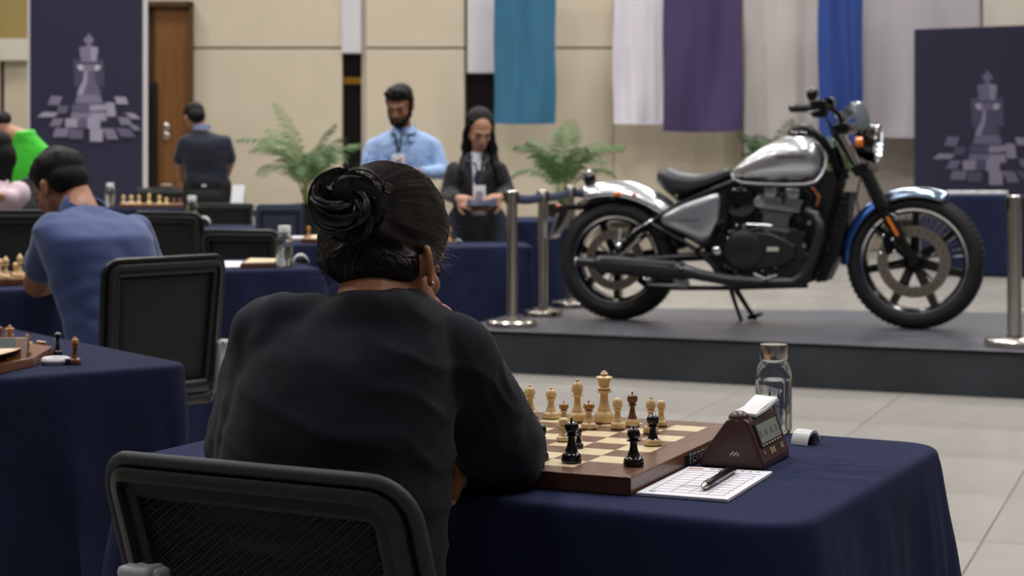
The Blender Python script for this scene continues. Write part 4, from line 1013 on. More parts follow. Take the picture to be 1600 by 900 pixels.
hand_solid(mb, lw_, P(640, 272, d0 - .28) - lw_, Vector((0, .4, -1)), .95, .7, 1); hand_solid(mb, rw_, P(615, 262, d0 - .30) - rw_, Vector((0, .3, -1)), .95, .8, -1)
Z0 = .119
mb.cap2(hip, .07, chest, .07, 12)
for sx in (-.11, .11): mb.cap2(Vector((p0.x + sx, p0.y + .02, .80)), .07, Vector((p0.x + sx, p0.y, .10 + Z0)), .04, 10)
blob('body', mb, M_skin, t, .007, 4)
face_bits(t, hc, R, .98, lip=False)
mb = MB(); torso_solid(mb, hip, chest, neck + Vector((0, 0, .01)), X, .215, .180, .165, .170, .112)
for a, b in ((shl, ll), (shr, rl)): mb.cap2(a + Vector((0, 0, -.012)), .054, b, .046, 14)
mb.cap2(ll, .046, lw_.lerp(ll, .12), .036, 12); mb.cap2(rl, .046, rw_.lerp(rl, .12), .036, 12)
blob('shirt', mb, shirt('light_blue_shirt_cotton', (150, 178, 222)), t, .009, 9, disp=wrinkle(.011, 8, .005, 20))
mb = MB(); cn = neck + Vector((0, -.015, .0))
for sg in (-1, 1): mb.prism([cn + Vector((sg * .062, .03, .030)), cn + Vector((sg * .045, -.055, .020)), cn + Vector((sg * .012, -.105, -.045)), cn + Vector((sg * .060, -.10, -.075)), cn + Vector((sg * .085, -.03, -.015))], (0, -.006, .004))
obj('collar', mb, shirt('light_blue_shirt_cotton', (150, 178, 222)), t, wspace=True, smooth=False, bevel=.003)
mb = MB(); q = lambda x, y, z: hc + R @ Vector((x, y, z))
mb.ball(q(0, .022, .062), (.080, .094, .068), 18, R); mb.ball(q(0, .055, .02), (.074, .062, .07), 16, R); mb.ball(q(0, -.045, .082), (.066, .04, .034), 14, R)
for k in range(9): mb.ball(q(-.05 + .0125 * k, -.055 + .01 * ((k * 3) % 4), .098 + .006 * ((k * 5) % 3)), .022, 8)
for sg in (-1, 1): mb.ball(q(sg * .074, .0, .03), (.012, .026, .042), 10, R)
blob('hair', mb, M_hair, t, .007, 3)
mb = MB(); mb.ball(q(0, -.058, -.088), (.044, .040, .032), 14, R)
for sg in (-1, 1): mb.cap2(q(sg * .070, -.012, .0), .009, q(sg * .066, -.022, -.05), .013, 10); mb.cap2(q(sg * .066, -.022, -.05), .014, q(sg * .034, -.064, -.085), .020, 10)
mb.cap2(q(-.026, -.094, -.052), .007, q(.026, -.094, -.052), .007, 8)
blob('beard', mb, M_hair, t, .006, 3)
M_lany = mat('dark_lanyard', (44, 56, 74), .7, bump=(300, .1, .0005)); M_badge = mat('white_badge_card', (226, 224, 228), .4, bump=(50, .02, .0003)); M_bphoto = mat('badge_print', (150, 140, 150), .5, bump=(50, .02, .0003))
def lanyard(t, nk, bp, bw, bh, w=.008):
    for sg in (-1, 1):
        pts = [nk + Vector((sg * .062, .03, .03)), nk + Vector((sg * .068, -.085, -.03)), bp + Vector((sg * .02, -.012, bh * .5 + .12)), bp + Vector((sg * .004, -.012, bh * .5 + .01))]
        obj('lanyard', MB().tube(pts, w, 6), M_lany, t, wspace=True, label='dark lanyard strap')
    b = obj('badge', MB().box(bp + Vector((0, -.014, 0)), (bw, .005, bh)), M_badge, t, wspace=True, smooth=False, bevel=.002, label='white badge card')
    obj('badge_photo', MB().box(bp + Vector((-.0, -.0175, -.008)), (bw * .6, .001, bh * .45)), M_bphoto, b, wspace=True, smooth=False)
lanyard(t, neck, P(623, 252, d0 - .125), .075, .085)
mb = MB()
for sx in (-.095, .095):
    mb.cap2(Vector((p0.x + sx, p0.y + .02, hip.z + .02)), .105, Vector((p0.x + sx, p0.y + .02, .48)), .075, 14); mb.cap2(Vector((p0.x + sx, p0.y + .02, .48)), .075, Vector((p0.x + sx, p0.y + .02, .10 + Z0)), .062, 14)
blob('trousers', mb, mat('dark_trouser_cloth', (28, 30, 38), .85, bump=(200, .15, .001)), t, .014, 5)
M_shoe = mat('black_shoe_leather', (18, 17, 18), .35, coat=.2, bump=(100, .1, .0005))
def shoes(t, p, dirv=(0, -1), gap=.10, z=0):
    dv = Vector((*dirv, 0)).normalized(); sd = Vector((-dv.y, dv.x, 0))
    for sg in (-1, 1):
        c = Vector((p.x, p.y, z)) + sd * gap * sg
        m_ = MB(); m_.cap2(c + Vector((0, 0, .045)), .04, c + dv * .14 + Vector((0, 0, .038)), .036, 12); m_.box(c + dv * .06 + Vector((0, 0, .012)), (.07, .25, .02), atan2(dv.y, dv.x) + pi / 2); m_.cap2(c + Vector((0, 0, .05)), .042, c + Vector((0, 0, .10)), .044, 12)
        blob('shoe', m_, M_shoe, t, .008, 3)
shoes(t, p0, z=Z0)
push(1.118, t)

# --- woman in the black blazer
d0 = 10.4; p0 = P(745, 380, d0)
t = thing('person', 'long-haired woman in a black blazer with a badge, looking down at a dark tablet', 'person', (p0.x, p0.y, 0)); R = basis(radians(14), radians(30))
hc = P(750, 203, d0 - .04); neck = P(745, 241, d0 + .03); chest = P(744, 280, d0 + .02); hip = P(744, 345, d0 + .02)
shl, shr = P(710, 262, d0 + .02), P(780, 262, d0 + .02); ll, rl = P(699, 303, d0 - .0), P(793, 300, d0 - .0); lw_, rw_ = P(718, 311, d0 - .20), P(779, 309, d0 - .20)
mb = MB(); head_solid(mb, hc, R, .90); mb.cap2(neck + Vector((0, .02, -.04)), .048, hc + Vector((0, .03, -.05)), .044, 14)
mb.cap2(ll.lerp(lw_, .3), .032, lw_, .023, 12); mb.cap2(rl.lerp(rw_, .3), .032, rw_, .023, 12)
hand_solid(mb, lw_, P(735, 318, d0 - .27) - lw_, Vector((.2, .8, -.3)), .95, .7, -1); hand_solid(mb, rw_, P(764, 316, d0 - .27) - rw_, Vector((-.2, .8, -.3)), .95, .7, 1)
Z0 = .134
mb.cap2(hip, .07, chest, .07, 12)
for sx in (-.09, .09): mb.cap2(Vector((p0.x + sx, p0.y + .02, .76)), .06, Vector((p0.x + sx, p0.y, .10 + Z0)), .036, 10)
blob('body', mb, M_skin2, t, .0065, 4)
face_bits(t, hc, R, .90)
M_blaz = shirt('black_blazer_wool', (24, 24, 28))
mb = MB(); torso_solid(mb, hip + Vector((0, 0, -.02)), chest, neck + Vector((0, 0, -.035)), X, .175, .150, .135, .160, .11)
for a, b in ((shl, ll), (shr, rl)): mb.cap2(a + Vector((0, 0, -.01)), .047, b, .042, 14)
mb.cap2(ll, .046, lw_.lerp(ll, .15), .034, 12); mb.cap2(rl, .046, rw_.lerp(rl, .15), .034, 12)
blob('blazer', mb, M_blaz, t, .009, 8, disp=wrinkle(.008, 9, .003, 24, 3))
n_ = neck
obj('blouse', MB().prism([n_ + Vector((-.034, -.055, .012)), n_ + Vector((.034, -.055, .012)), n_ + Vector((.044, -.108, -.08)), n_ + Vector((.010, -.122, -.25)), n_ + Vector((-.012, -.122, -.25)), n_ + Vector((-.044, -.108, -.08))], (0, -.01, 0)), mat('white_blouse_cotton', (206, 208, 218), .8, bump=(200, .1, .001)), t, wspace=True, smooth=False, bevel=.004)
mb = MB()
for sg in (-1, 1): mb.prism([n_ + Vector((sg * .030, -.085, .012)), n_ + Vector((sg * .062, -.055, .005)), n_ + Vector((sg * .088, -.115, -.09)), n_ + Vector((sg * .045, -.128, -.13)), n_ + Vector((sg * .075, -.130, -.10)), n_ + Vector((sg * .008, -.142, -.29))], (0, -.008, 0))
obj('lapel', mb, M_blaz, t, wspace=True, smooth=False, bevel=.003)
mb = MB(); q = lambda x, y, z: hc + R @ Vector((x * .9, y * .9, z * .9))
mb.ball(q(0, .038, .056), (.079, .086, .070), 18, R); mb.ball(q(0, .06, .0), (.078, .065, .09), 16, R)
for sg in (-1, 1):
    mb.cap2(q(sg * .060, -.022, .078), .014, q(sg * .080, .030, -.04), .024, 12); mb.cap2(q(sg * .080, .030, -.04), .026, hc + Vector((sg * .078, .05, -.16)), .032, 12)
    mb.cap2(hc + Vector((sg * .078, .05, -.16)), .034, hc + Vector((sg * .098, .0, -.22)), .030, 12); mb.cap2(hc + Vector((sg * .098, .0, -.22)), .030, hc + Vector((sg * .112, -.035, -.31)), .014, 12)
mb.cap2(hc + Vector((0, .08, -.05)), .07, hc + Vector((0, .10, -.22)), .06, 14)
blob('hair', mb, M_hair, t, .008, 3, disp=lambda p: .004 * sin(p.x * 300 + 20 * noise.noise(p * 5)))
lanyard(t, neck, P(749, 302, d0 - .17), .070, .088, .006)
b2 = P(749, 328, d0 - .16); obj('badge', MB().box(b2, (.070, .005, .055)), mat('grey_badge_card', (158, 156, 166), .5, bump=(50, .02, .0003)), t, wspace=True, smooth=False, bevel=.002, label='second grey card below the tablet')
obj('brooch', MB().box(P(777, 252, d0 - .115), (.022, .005, .008)), M_steel, t, wspace=True, smooth=False)
pt = P(753, 316, d0 - .29); tb = thing('tablet', 'dark tablet held flat in both hands by the woman in the blazer', 'tablet', (pt.x, pt.y, pt.z), 0)
Rx = Matrix.Rotation(radians(20), 3, 'X')
obj('case', MB().box((0, 0, 0), (.17, .13, .010), rot=Rx), M_blk, tb, bevel=.003); obj('screen', MB().box((0, 0, .0058), (.155, .115, .001), rot=Rx), mat('dark_screen', (60, 66, 82), .1, bump=(20, .01, .0002)), tb, smooth=False)
mb = MB()
for sx in (-.08, .08): mb.cap2(Vector((p0.x + sx, p0.y + .02, hip.z)), .095, Vector((p0.x + sx, p0.y + .02, .48)), .066, 14); mb.cap2(Vector((p0.x + sx, p0.y + .02, .48)), .066, Vector((p0.x + sx, p0.y + .02, .10 + Z0)), .05, 14)
blob('trousers', mb, mat('dark_denim', (32, 42, 60), .85, bump=(200, .15, .001)), t, .013, 4)
shoes(t, p0, gap=.08, z=Z0)
push(1.135, t, tb)

# --- man with his back to the camera near the door
d0 = 13.9; p0 = P(320, 320, d0)
t = thing('person', 'man in a dark navy polo shirt seen from behind, near the wooden door', 'person', (p0.x, p0.y, 0)); R = basis(radians(180 + 28), radians(34))
hc = P(304, 186, d0 + .03); neck = P(316, 203, d0); chest = P(320, 232, d0); hip = P(324, 292, d0)
shl, shr = P(288, 222, d0), P(352, 222, d0); le, re = P(281, 252, d0 + .02), P(360, 250, d0 + .02); lh, rh = P(283, 281, d0 + .12), P(352, 279, d0 + .12)
mb = MB(); head_solid(mb, hc, R, .95); mb.cap2(neck + Vector((0, 0, -.05)), .058, hc + Vector((.02, 0, -.03)), .052, 14)
for a, b, c in ((shl, le, lh), (shr, re, rh)): mb.cap2(a, .044, b, .040, 12); mb.cap2(b, .042, c, .028, 12)
hand_solid(mb, lh, Vector((.1, .4, -.9)), Vector((1, 0, 0)), .95, .5, 1); hand_solid(mb, rh, Vector((-.3, .7, -.5)), Vector((-1, 0, 0)), .95, .5, -1)
mb.cap2(hip, .06, chest, .06, 12)
for sx in (-.1, .1): mb.cap2(Vector((p0.x + sx, p0.y, .75)), .065, Vector((p0.x + sx, p0.y, .10)), .04, 10)
blob('body', mb, M_skin, t, .0085, 3)
mb = MB(); torso_solid(mb, hip, chest, neck + Vector((0, 0, -.01)), X, .205, .185, .165, .160, .115)
for a, b in ((shl, le), (shr, re)): mb.cap2(a, .052, a.lerp(b, .85), .058, 14)
blob('polo_shirt', mb, shirt('dark_navy_polo_cotton', (19, 25, 42)), t, .010, 8, disp=wrinkle(.008, 8, .003, 22, 5))
obj('collar', MB().lathe([(.070, -.01), (.066, .03), (.060, .032), (.062, -.01)], neck + Vector((-.004, 0, .01)), n=20, sy=.9), mat('pale_blue_collar', (120, 136, 170), .8, bump=(200, .1, .001)), t, wspace=True, label='pale blue collar edge')
mb = MB(); q = lambda x, y, z: hc + R @ Vector((x, y, z))
mb.ball(q(0, .020, .050), (.080, .092, .074), 18, R); mb.ball(q(0, .055, .0), (.072, .055, .062), 16, R)
blob('hair', mb, M_hair, t, .008, 3)
mb = MB()
for sx in (-.09, .09): mb.cap2(Vector((hip.x + sx, p0.y, hip.z + .0)), .100, Vector((p0.x + sx, p0.y, .45)), .075, 14); mb.cap2(Vector((p0.x + sx, p0.y, .45)), .075, Vector((p0.x + sx, p0.y, .12)), .06, 14)
mb.ball(hip + Vector((0, -.02, -.08)), (.17, .13, .11), 16)
blob('trousers', mb, mat('black_trouser_cloth', (18, 19, 22), .85, bump=(200, .15, .001)), t, .013, 4)
obj('belt', MB().lathe([(.168, -.02), (.172, -.02), (.172, .02), (.168, .02)], hip + Vector((0, 0, .01)), n=30, sy=.74), M_blk, t, wspace=True)
obj('belt_tag', MB().box(hip + Vector((-.003, -.132, .012)), (.03, .006, .014)), M_badge, t, wspace=True, smooth=False)
shoes(t, p0, (0, 1))

# --- man in the blue polo, seated, seen from behind at the left
hipp = P(195, 540, 5.38); hipp.z = .50
t = thing('person', 'seated man in a blue polo shirt leaning over the board at the left', 'person', (hipp.x, hipp.y, 0))
fwd = Vector((-.77, .64, 0)).normalized(); lft = Vector((-fwd.y, fwd.x, 0)); 
chest = P(152, 385, 5.42); neck = P(128, 322, 5.52)
shl = P(84, 362, 5.36); shr = P(212, 362, 5.62)
M_polo = shirt('blue_polo_pique', (60, 76, 124))
hc = P(94, 294, 5.60); R = basis(radians(-128), radians(30))
mb = MB(); head_solid(mb, hc, R, .92); mb.cap2(neck + Vector((0, .0, -.03)), .058, hc + Vector((.04, .0, -.02)), .054, 14)
el = P(58, 432, 5.52); el.z = .745; wr = P(104, 438, 5.72); wr.z = .745
er = P(236, 430, 5.75); wr2 = P(120, 436, 5.95); wr2.z = .75; er.z = .76
mb.cap2(shl, .05, el, .042, 14); mb.cap2(el, .042, wr, .028, 14); hand_solid(mb, wr, Vector((.85, .5, 0)), Vector((0, 0, -1)), .92, .5, -1)
mb.cap2(shr, .045, er, .04, 12); mb.cap2(er, .038, wr2, .028, 12); hand_solid(mb, wr2, Vector((-.9, .1, 0)), Vector((0, 0, -1)), .92, .5, 1)
mb.cap2(hipp + Vector((0, 0, .05)), .07, chest, .06, 12)
mb.cap2(Vector((hipp.x, hipp.y, .30)) + fwd * .42 + lft * .1, .05, Vector((hipp.x, hipp.y, .10)) + fwd * .42 + lft * .1, .04, 10)
mb.cap2(hipp, .08, Vector((hipp.x, hipp.y, .47)) + fwd * .40 + lft * .1, .055, 10); mb.cap2(Vector((hipp.x, hipp.y, .47)) + fwd * .40 + lft * .1, .055, Vector((hipp.x, hipp.y, .2)) + fwd * .42 + lft * .1, .05, 10)
blob('body', mb, M_skin, t, .0065, 4)
face_bits(t, hc, R, .92, lip=False)
mb = MB(); up = (chest - hipp).normalized(); wd = (shr - shl).normalized()
torso_solid(mb, hipp + Vector((0, 0, .03)), chest, neck + Vector((0, 0, -.015)), wd, .215, .188, .172, .17, .118)
for a, b, k in ((shl, el, .62), (shr, er, .72)): mb.cap2(a, .058, a.lerp(b, k), .060, 14)
blob('polo_shirt', mb, M_polo, t, .009, 12, disp=wrinkle(.010, 6, .005, 15, 2))
cb2 = neck + Vector((.015, -.01, .005))
obj('collar', MB().lathe([(.076, -.030), (.072, -.005), (.064, .010), (.059, .008), (.062, -.03)], cb2, n=28, R=Matrix.Rotation(radians(22), 3, Vector((.64, .77, 0))) , sy=.95), M_polo, t, wspace=True)
q = lambda x, y, z: hc + R @ Vector((x * .92, y * .92, z * .92)); rnd = random.Random(2); mb = MB()
mb.ball(q(0, .020, .056), (.080, .088, .068), 18, R); mb.ball(q(0, .052, .012), (.070, .052, .058), 16, R); mb.ball(q(0, -.050, .080), (.058, .034, .030), 14, R)
for k in range(46):
    a = rnd.uniform(0, 2 * pi); e = rnd.uniform(.15, 1.4); v = Vector((.074 * cos(a) * cos(e), .085 * sin(a) * cos(e) + .02, .07 * sin(e) + .055)); mb.ball(q(*v), rnd.uniform(.011, .018), 7)
for sg in (-1, 1): mb.ball(q(sg * .076, -.004, .028), (.009, .018, .034), 10, R)
blob('hair', mb, M_hair, t, .006, 2)
mb = MB()
for sg in (-1, 1):
    kn = Vector((hipp.x, hipp.y, .47)) + fwd * .40 + lft * .10 * sg
    mb.cap2(hipp + lft * .08 * sg + Vector((0, 0, -.02)), .088, kn, .066, 14); mb.cap2(kn, .066, Vector((kn.x, kn.y, .12)) + fwd * .03, .052, 14)
blob('trousers', mb, mat('grey_black_trousers', (30, 34, 40), .85, bump=(200, .15, .001)), t, .012, 4)
shoes(t, Vector((hipp.x, hipp.y, 0)) + fwd * .42, (fwd.x, fwd.y))

# --- three people at the left edge
def seated(label, hx, hy, d, yaw, pitch, hs_, m_top, hairm, shoulder, fwd, hair_long=False, top='top', skin=M_skin2, arms=(), belly=None):
    hc = P(hx, hy, d); fwd = Vector((*fwd, 0)).normalized(); lf = Vector((-fwd.y, fwd.x, 0)); R = basis(radians(yaw), radians(pitch)); s = hs_
    neck = P(*shoulder, d); hip = Vector((neck.x, neck.y, .50)) - fwd * .12; chest = neck.lerp(hip, .38)
    t = thing('person', label, 'person', (hip.x, hip.y, 0))
    mb = MB(); head_solid(mb, hc, R, s); mb.cap2(neck + Vector((0, 0, -.03)), .05, hc - Vector((0, 0, .03)), .05, 12)
    tb_ = MB(); torso_solid(tb_, hip, chest, neck, lf, .19, .165, .15, .16, .11)
    for k, (sg, e, w) in enumerate(arms):
        sh_ = neck + lf * sg * .17 + Vector((0, 0, -.06)); e = P(*e); w = P(*w)
        mb.cap2(e, .036, w, .025, 12); hand_solid(mb, w, (w - e), Vector((0, 0, -1)), .9, .8, sg); tb_.cap2(sh_, .06, e, .05, 12); tb_.cap2(e, .05, e.lerp(w, .8), .036, 12)
    mb.cap2(hip, .08, chest, .08, 10); blob('body', mb, skin, t, .009, 3); face_bits(t, hc, R, s, lip=False, brow=False)
    blob(top, tb_, m_top, t, .012, 4, disp=wrinkle(.006, 9, .003, 20, 8))
    q = lambda x, y, z: hc + R @ Vector((x * s, y * s, z * s)); hb = MB(); hb.ball(q(0, .022, .055), (.084 * s, .098 * s, .076 * s), 16, R); hb.ball(q(0, .058, -.005), (.076 * s, .058 * s, .085 * s), 14, R)
    if hair_long:
        for sg in (-1, 1): hb.cap2(q(sg * .075, .03, .0), .03 * s, hc + Vector((sg * .07, .02, -.26)), .03, 10)
        hb.cap2(q(0, .07, 0), .05 * s, hc + Vector((0, .05, -.26)), .05, 10)
    blob('hair', hb, hairm, t, .009, 3)
    lg = MB()
    for sg in (-1, 1):
        kn = Vector((hip.x, hip.y, .47)) + fwd * .38 + lf * .10 * sg; lg.cap2(hip + lf * .08 * sg, .085, kn, .064, 12); lg.cap2(kn, .062, Vector((kn.x, kn.y, .10)), .05, 12)
    blob('trousers', lg, mat('grey_black_trousers', (30, 34, 40)), t, .014, 3)
    shoes(t, Vector((hip.x, hip.y, 0)) + fwd * .40, (fwd.x, fwd.y)); return t
seated('person with long black hair and a pale pink sleeve cut by the left edge', -12, 246, 8.4, -90, 20, .95, shirt('pale_pink_cotton', (206, 184, 194)), M_hair, (-8, 282), (.6, .8), True, arms=((-1, (24, 312, 8.3), (0, 306, 8.15)),))
seated('person in a bright green top seated behind the others at the left edge', 4, 196, 10.6, 20, 30, .62, shirt('bright_green_cotton', (60, 190, 44)), M_hair, (36, 207), (-.3, -1), False)
seated('person in black bent over a board, between the green top and the man in blue', 70, 262, 9.4, 160, 50, .62, shirt('black_cotton', (20, 22, 26)), M_hair, (52, 282), (-.5, .9), False, arms=((1, (20, 330, 9.3), (10, 322, 9.6)),), skin=M_skin)

# ------------------------------------------------------------------ motorcycle (built in its own frame: x forward, y away from the viewer side, z up)
gr_ = G(968, 499, SZ); gf_ = G(1432, 514, SZ)
me_ = (gf_ - gr_).normalized(); mrz = atan2(me_.y, me_.x); mn = Vector((me_.y, -me_.x, 0))   # mn: towards the camera side
bike = thing('motorcycle', 'silver and blue retro cruiser motorcycle parked on the charcoal stage', 'motorcycle', (gr_.x, gr_.y, SZ), mrz)
def T(px, py, v=0.0):
    """point of the bike, seen in the side view at (px, py), v metres out of its middle plane towards the viewer side"""
    k = (px - CX) / F; d = (v + gr_.x * mn.x + gr_.y * mn.y) / (k * mn.x + mn.y)
    w = Vector((k * d, d, H - (py - HY) / F * d)); r = w - Vector((gr_.x, gr_.y, SZ))
    return Vector((r.x * me_.x + r.y * me_.y, -v, r.z))
S = 9.9 / F
M_tire = mat('black_tyre_rubber', (22, 22, 23), .72, bump=(260, .35, .0015)); M_tank = mat('silver_tank_paint', (196, 198, 204), .26, .85, coat=.6, bump=(30, .02, .0006))
M_side = mat('silver_side_panel_paint', (170, 172, 180), .30, .8, coat=.5, bump=(30, .02, .0006)); M_blue = mat('metallic_blue_paint', (46, 92, 172), .24, .75, coat=.7, bump=(30, .02, .0005))
M_bsil = mat('blue_silver_metallic', (150, 172, 200), .18, .95, coat=.6, bump=(30, .02, .0005)); M_seat = mat('black_seat_leather', (40, 42, 46), .48, bump=(160, .3, .0012), coat=.1)
M_disc = mat('brake_disc_steel', (150, 140, 130), .35, 1.0, aniso=(1, 1, 1), bump=(120, .15, .0006)); M_orange = mat('orange_lens', (226, 120, 40), .25, coat=.5, bump=(60, .05, .0004)); M_redl = mat('red_lens', (170, 30, 34), .2, coat=.5, bump=(60, .05, .0004))
M_exh = mat('satin_black_exhaust', (52, 52, 56), .34, .6, bump=(200, .05, .0004)); M_eng = mat('black_engine_casting', (48, 49, 53), .34, .6, bump=(220, .25, .0008)); M_fin = mat('machined_fin_edge', (150, 150, 154), .35, 1.0, bump=(200, .05, .0004))
M_fin2 = mat('dark_fin_metal', (124, 125, 130), .36, .9, bump=(200, .05, .0004)); M_lens = mat('clear_lens', (46, 50, 56), .06, .3, coat=1, spec=.8, bump=(60, .2, .002)); M_rad = mat('dark_radiator', (20, 20, 22), .5, .4, bump=(300, .2, .001))
def wheel(cx, cy, R, wd, rim_r, ns, nm, off, disc_r, wl):
    c = T(cx, cy); c.y = 0; c.z = R
    w = obj(nm, MB().ring([(R - (R - rim_r) * .02, -wd * .10), (R, 0), (R - (R - rim_r) * .02, wd * .10), (R - (R - rim_r) * .10, wd * .30), (R - (R - rim_r) * .30, wd * .45), (R - (R - rim_r) * .62, wd * .50), (rim_r + .006, wd * .40), (rim_r - .002, wd * .34),
                               (rim_r - .002, -wd * .34), (rim_r + .006, -wd * .40), (R - (R - rim_r) * .62, -wd * .50), (R - (R - rim_r) * .30, -wd * .45), (R - (R - rim_r) * .10, -wd * .30)], c, 'y', 72), M_tire, bike, label=wl)
    tr = MB()
    for k in range(64):
        a = 2 * pi * k / 64
        for sg in (-1, 1):
            p = c + Vector((cos(a) * (R - .004), sg * wd * .20, sin(a) * (R - .004))); tr.box(p, (.020, wd * .16, .008), rot=Matrix.Rotation(-a + pi / 2, 3, 'Y') @ Matrix.Rotation(.5 * sg, 3, 'Z'))
    obj('tread_block', tr, M_tire, w, kind='stuff', smooth=False)
    obj('sidewall_ring', MB().ring([(R - (R - rim_r) * .70, -wd * .505), (R - (R - rim_r) * .64, -wd * .515), (R - (R - rim_r) * .58, -wd * .505)], c, 'y', 64), M_tire, w)
    rm = obj('rim', MB().ring([(rim_r, -wd * .36), (rim_r + .004, -wd * .39), (rim_r - .006, -wd * .38), (rim_r - .016, -wd * .30), (rim_r - .026, -wd * .26), (rim_r - .030, 0), (rim_r - .026, wd * .26), (rim_r - .006, wd * .38), (rim_r + .004, wd * .39), (rim_r, wd * .36)], c, 'y', 72), M_blkgloss, w)
    obj('rim_lip', MB().ring([(rim_r + .003, -wd * .39), (rim_r + .001, -wd * .41), (rim_r - .009, -wd * .40), (rim_r - .010, -wd * .385)], c, 'y', 72), M_chrome, w, label='bright machined rim lip')
    hub_r = R * .16
    for k in range(ns):
        a = 2 * pi * k / ns + off; u = Vector((cos(a), 0, sin(a))); s_ = Vector((-sin(a), 0, cos(a)))
        p0, p1 = c + u * hub_r * .8, c + u * (rim_r - .018)
        mb = MB(); y0, y1 = -.032, .032
        mb.add([p0 - s_ * .026 + Vector((0, y0, 0)), p0 + s_ * .026 + Vector((0, y0, 0)), p1 + s_ * .020 + Vector((0, y0 + .004, 0)), p1 - s_ * .020 + Vector((0, y0 + .004, 0)),
                p0 - s_ * .026 + Vector((0, y1, 0)), p0 + s_ * .026 + Vector((0, y1, 0)), p1 + s_ * .020 + Vector((0, y1, 0)), p1 - s_ * .020 + Vector((0, y1, 0))], [(0, 1, 2, 3), (4, 7, 6, 5), (0, 4, 5, 1), (1, 5, 6, 2), (2, 6, 7, 3), (3, 7, 4, 0)])
        obj('spoke', mb, M_blkgloss, w, smooth=False, bevel=.005)
    yd = -wd * .5 - .004
    hb = obj('hub', MB().ring([(0.001, yd - .012), (hub_r * .5, yd - .012), (hub_r * .62, yd + .0), (hub_r, yd + .016), (hub_r, .05), (.001, .05)], c, 'y', 36), M_blkmetal, w)
    obj('axle_bolt', MB().lathe([(0, 0), (.016, 0), (.016, -.01), (.010, -.020), (0, -.020)], c + Vector((0, yd - .012, 0)), 'y', 12), M_chrome, hb, label='silver axle bolt')
    ds = obj('brake_disc', MB().ring([(disc_r, yd - .001), (disc_r, yd + .004), (disc_r * .70, yd + .004), (disc_r * .70, yd - .001)], c, 'y', 64), M_disc, w, label='bare steel brake disc')
    for k in range(24):
        a = 2 * pi * k / 24
        for rr, o_ in ((.78, 0), (.86, .1), (.94, .2)): 
            q_ = c + Vector((cos(a + o_), 0, sin(a + o_))) * disc_r * rr; 
            if rr == .86: obj('disc_hole', MB().lathe([(0, -.0005), (.005, -.0005), (0, -.0004)], q_ + Vector((0, yd - .001, 0)), 'y', 8), M_blk, ds)
    for k in range(6):
        a = 2 * pi * k / 6 + .3; u = Vector((cos(a), 0, sin(a)))
        obj('disc_carrier', MB().tube([c + u * hub_r * .8 + Vector((0, yd, 0)), c + u * disc_r * .74 + Vector((0, yd, 0))], [.014, .010], 8, sq=.5), M_blkmetal, ds)
        obj('disc_bolt', MB().lathe([(0, 0), (.007, 0), (.006, -.005), (0, -.006)], c + u * disc_r * .72 + Vector((0, yd - .003, 0)), 'y', 8), M_chrome, ds)
    return w, c
Rr = 94 * gr_.y / F; Rf = 106 * gf_.y / F
rw, cr_ = wheel(967, 406, Rr, .15, Rr * .72, 7, 'rear_wheel', pi / 2 + pi / 7 - .02, Rr * .50, 'rear wheel with fat tyre')
fw_, cf = wheel(1430, 410, Rf, .12, Rf * .775, 7, 'front_wheel', -pi / 2 + .42, Rf * .53, 'front wheel, larger')
# small bars in the upper right front wheel model a reflection of slats
for k in range(14):
    a = radians(8 + k * 8.4); u = Vector((cos(a), 0, sin(a)))
    obj('slat_reflection', MB().tube([cf + u * Rf * .545 + Vector((0, -.030, 0)), cf + u * Rf * .72 + Vector((0, -.034, 0))], [.0042, .0085], 6, sq=.35), M_alu, fw_, label='thin silver bar modelling a reflected slat between disc and rim')

def arcband(name, m, c, r0, a0, a1, hw, drop, thick=.004, n=28, parent=None, rf=None, wave=1.0, label=None):
    """mudguard: arc around c from a0 to a1 (degrees), with a rounded U section"""
    def fn(u, v):
        a = radians(a0 + (a1 - a0) * u); r = r0 if rf is None else rf(u); s_ = (v - .5) * 2
        end = min(1, 6 * u, 6 * (1 - u)) ** .5 * .25 + .75
        w_ = hw * end; dr = drop * (abs(s_) ** 2.6)
        return c + Vector((cos(a), 0, sin(a))) * (r - dr) + Vector((0, w_ * s_ * (1 - .06 * abs(s_) ** 3), 0))
    return obj(name, MB().grid(fn, n, 14), m, parent or bike, solid=thick, label=label)
arcband('front_fender', M_blue, cf, Rf * 1.085, 184, 118, .085, .050, label='blue front fender')
ft_ = arcband('front_fender_tip', M_bsil, cf, Rf * 1.085, 118, 64, .085, .050, rf=lambda u: Rf * (1.085 + .03 * u ** 2), label='silver-blue forward half of the front fender')
arcband('rear_fender', mat('satin_silver_fender_paint', (222, 224, 230), .22, .9, coat=.5, bump=(20, .02, .0005)), cr_, Rr * 1.30, 118, 38, .105, .085, rf=lambda u: Rr * (1.36 - .06 * sin(pi * u)), label='polished silver rear fender')
arcband('inner_rear_fender', M_blk, cr_, Rr * 1.17, 128, 10, .095, .05, rf=lambda u: Rr * 1.17)

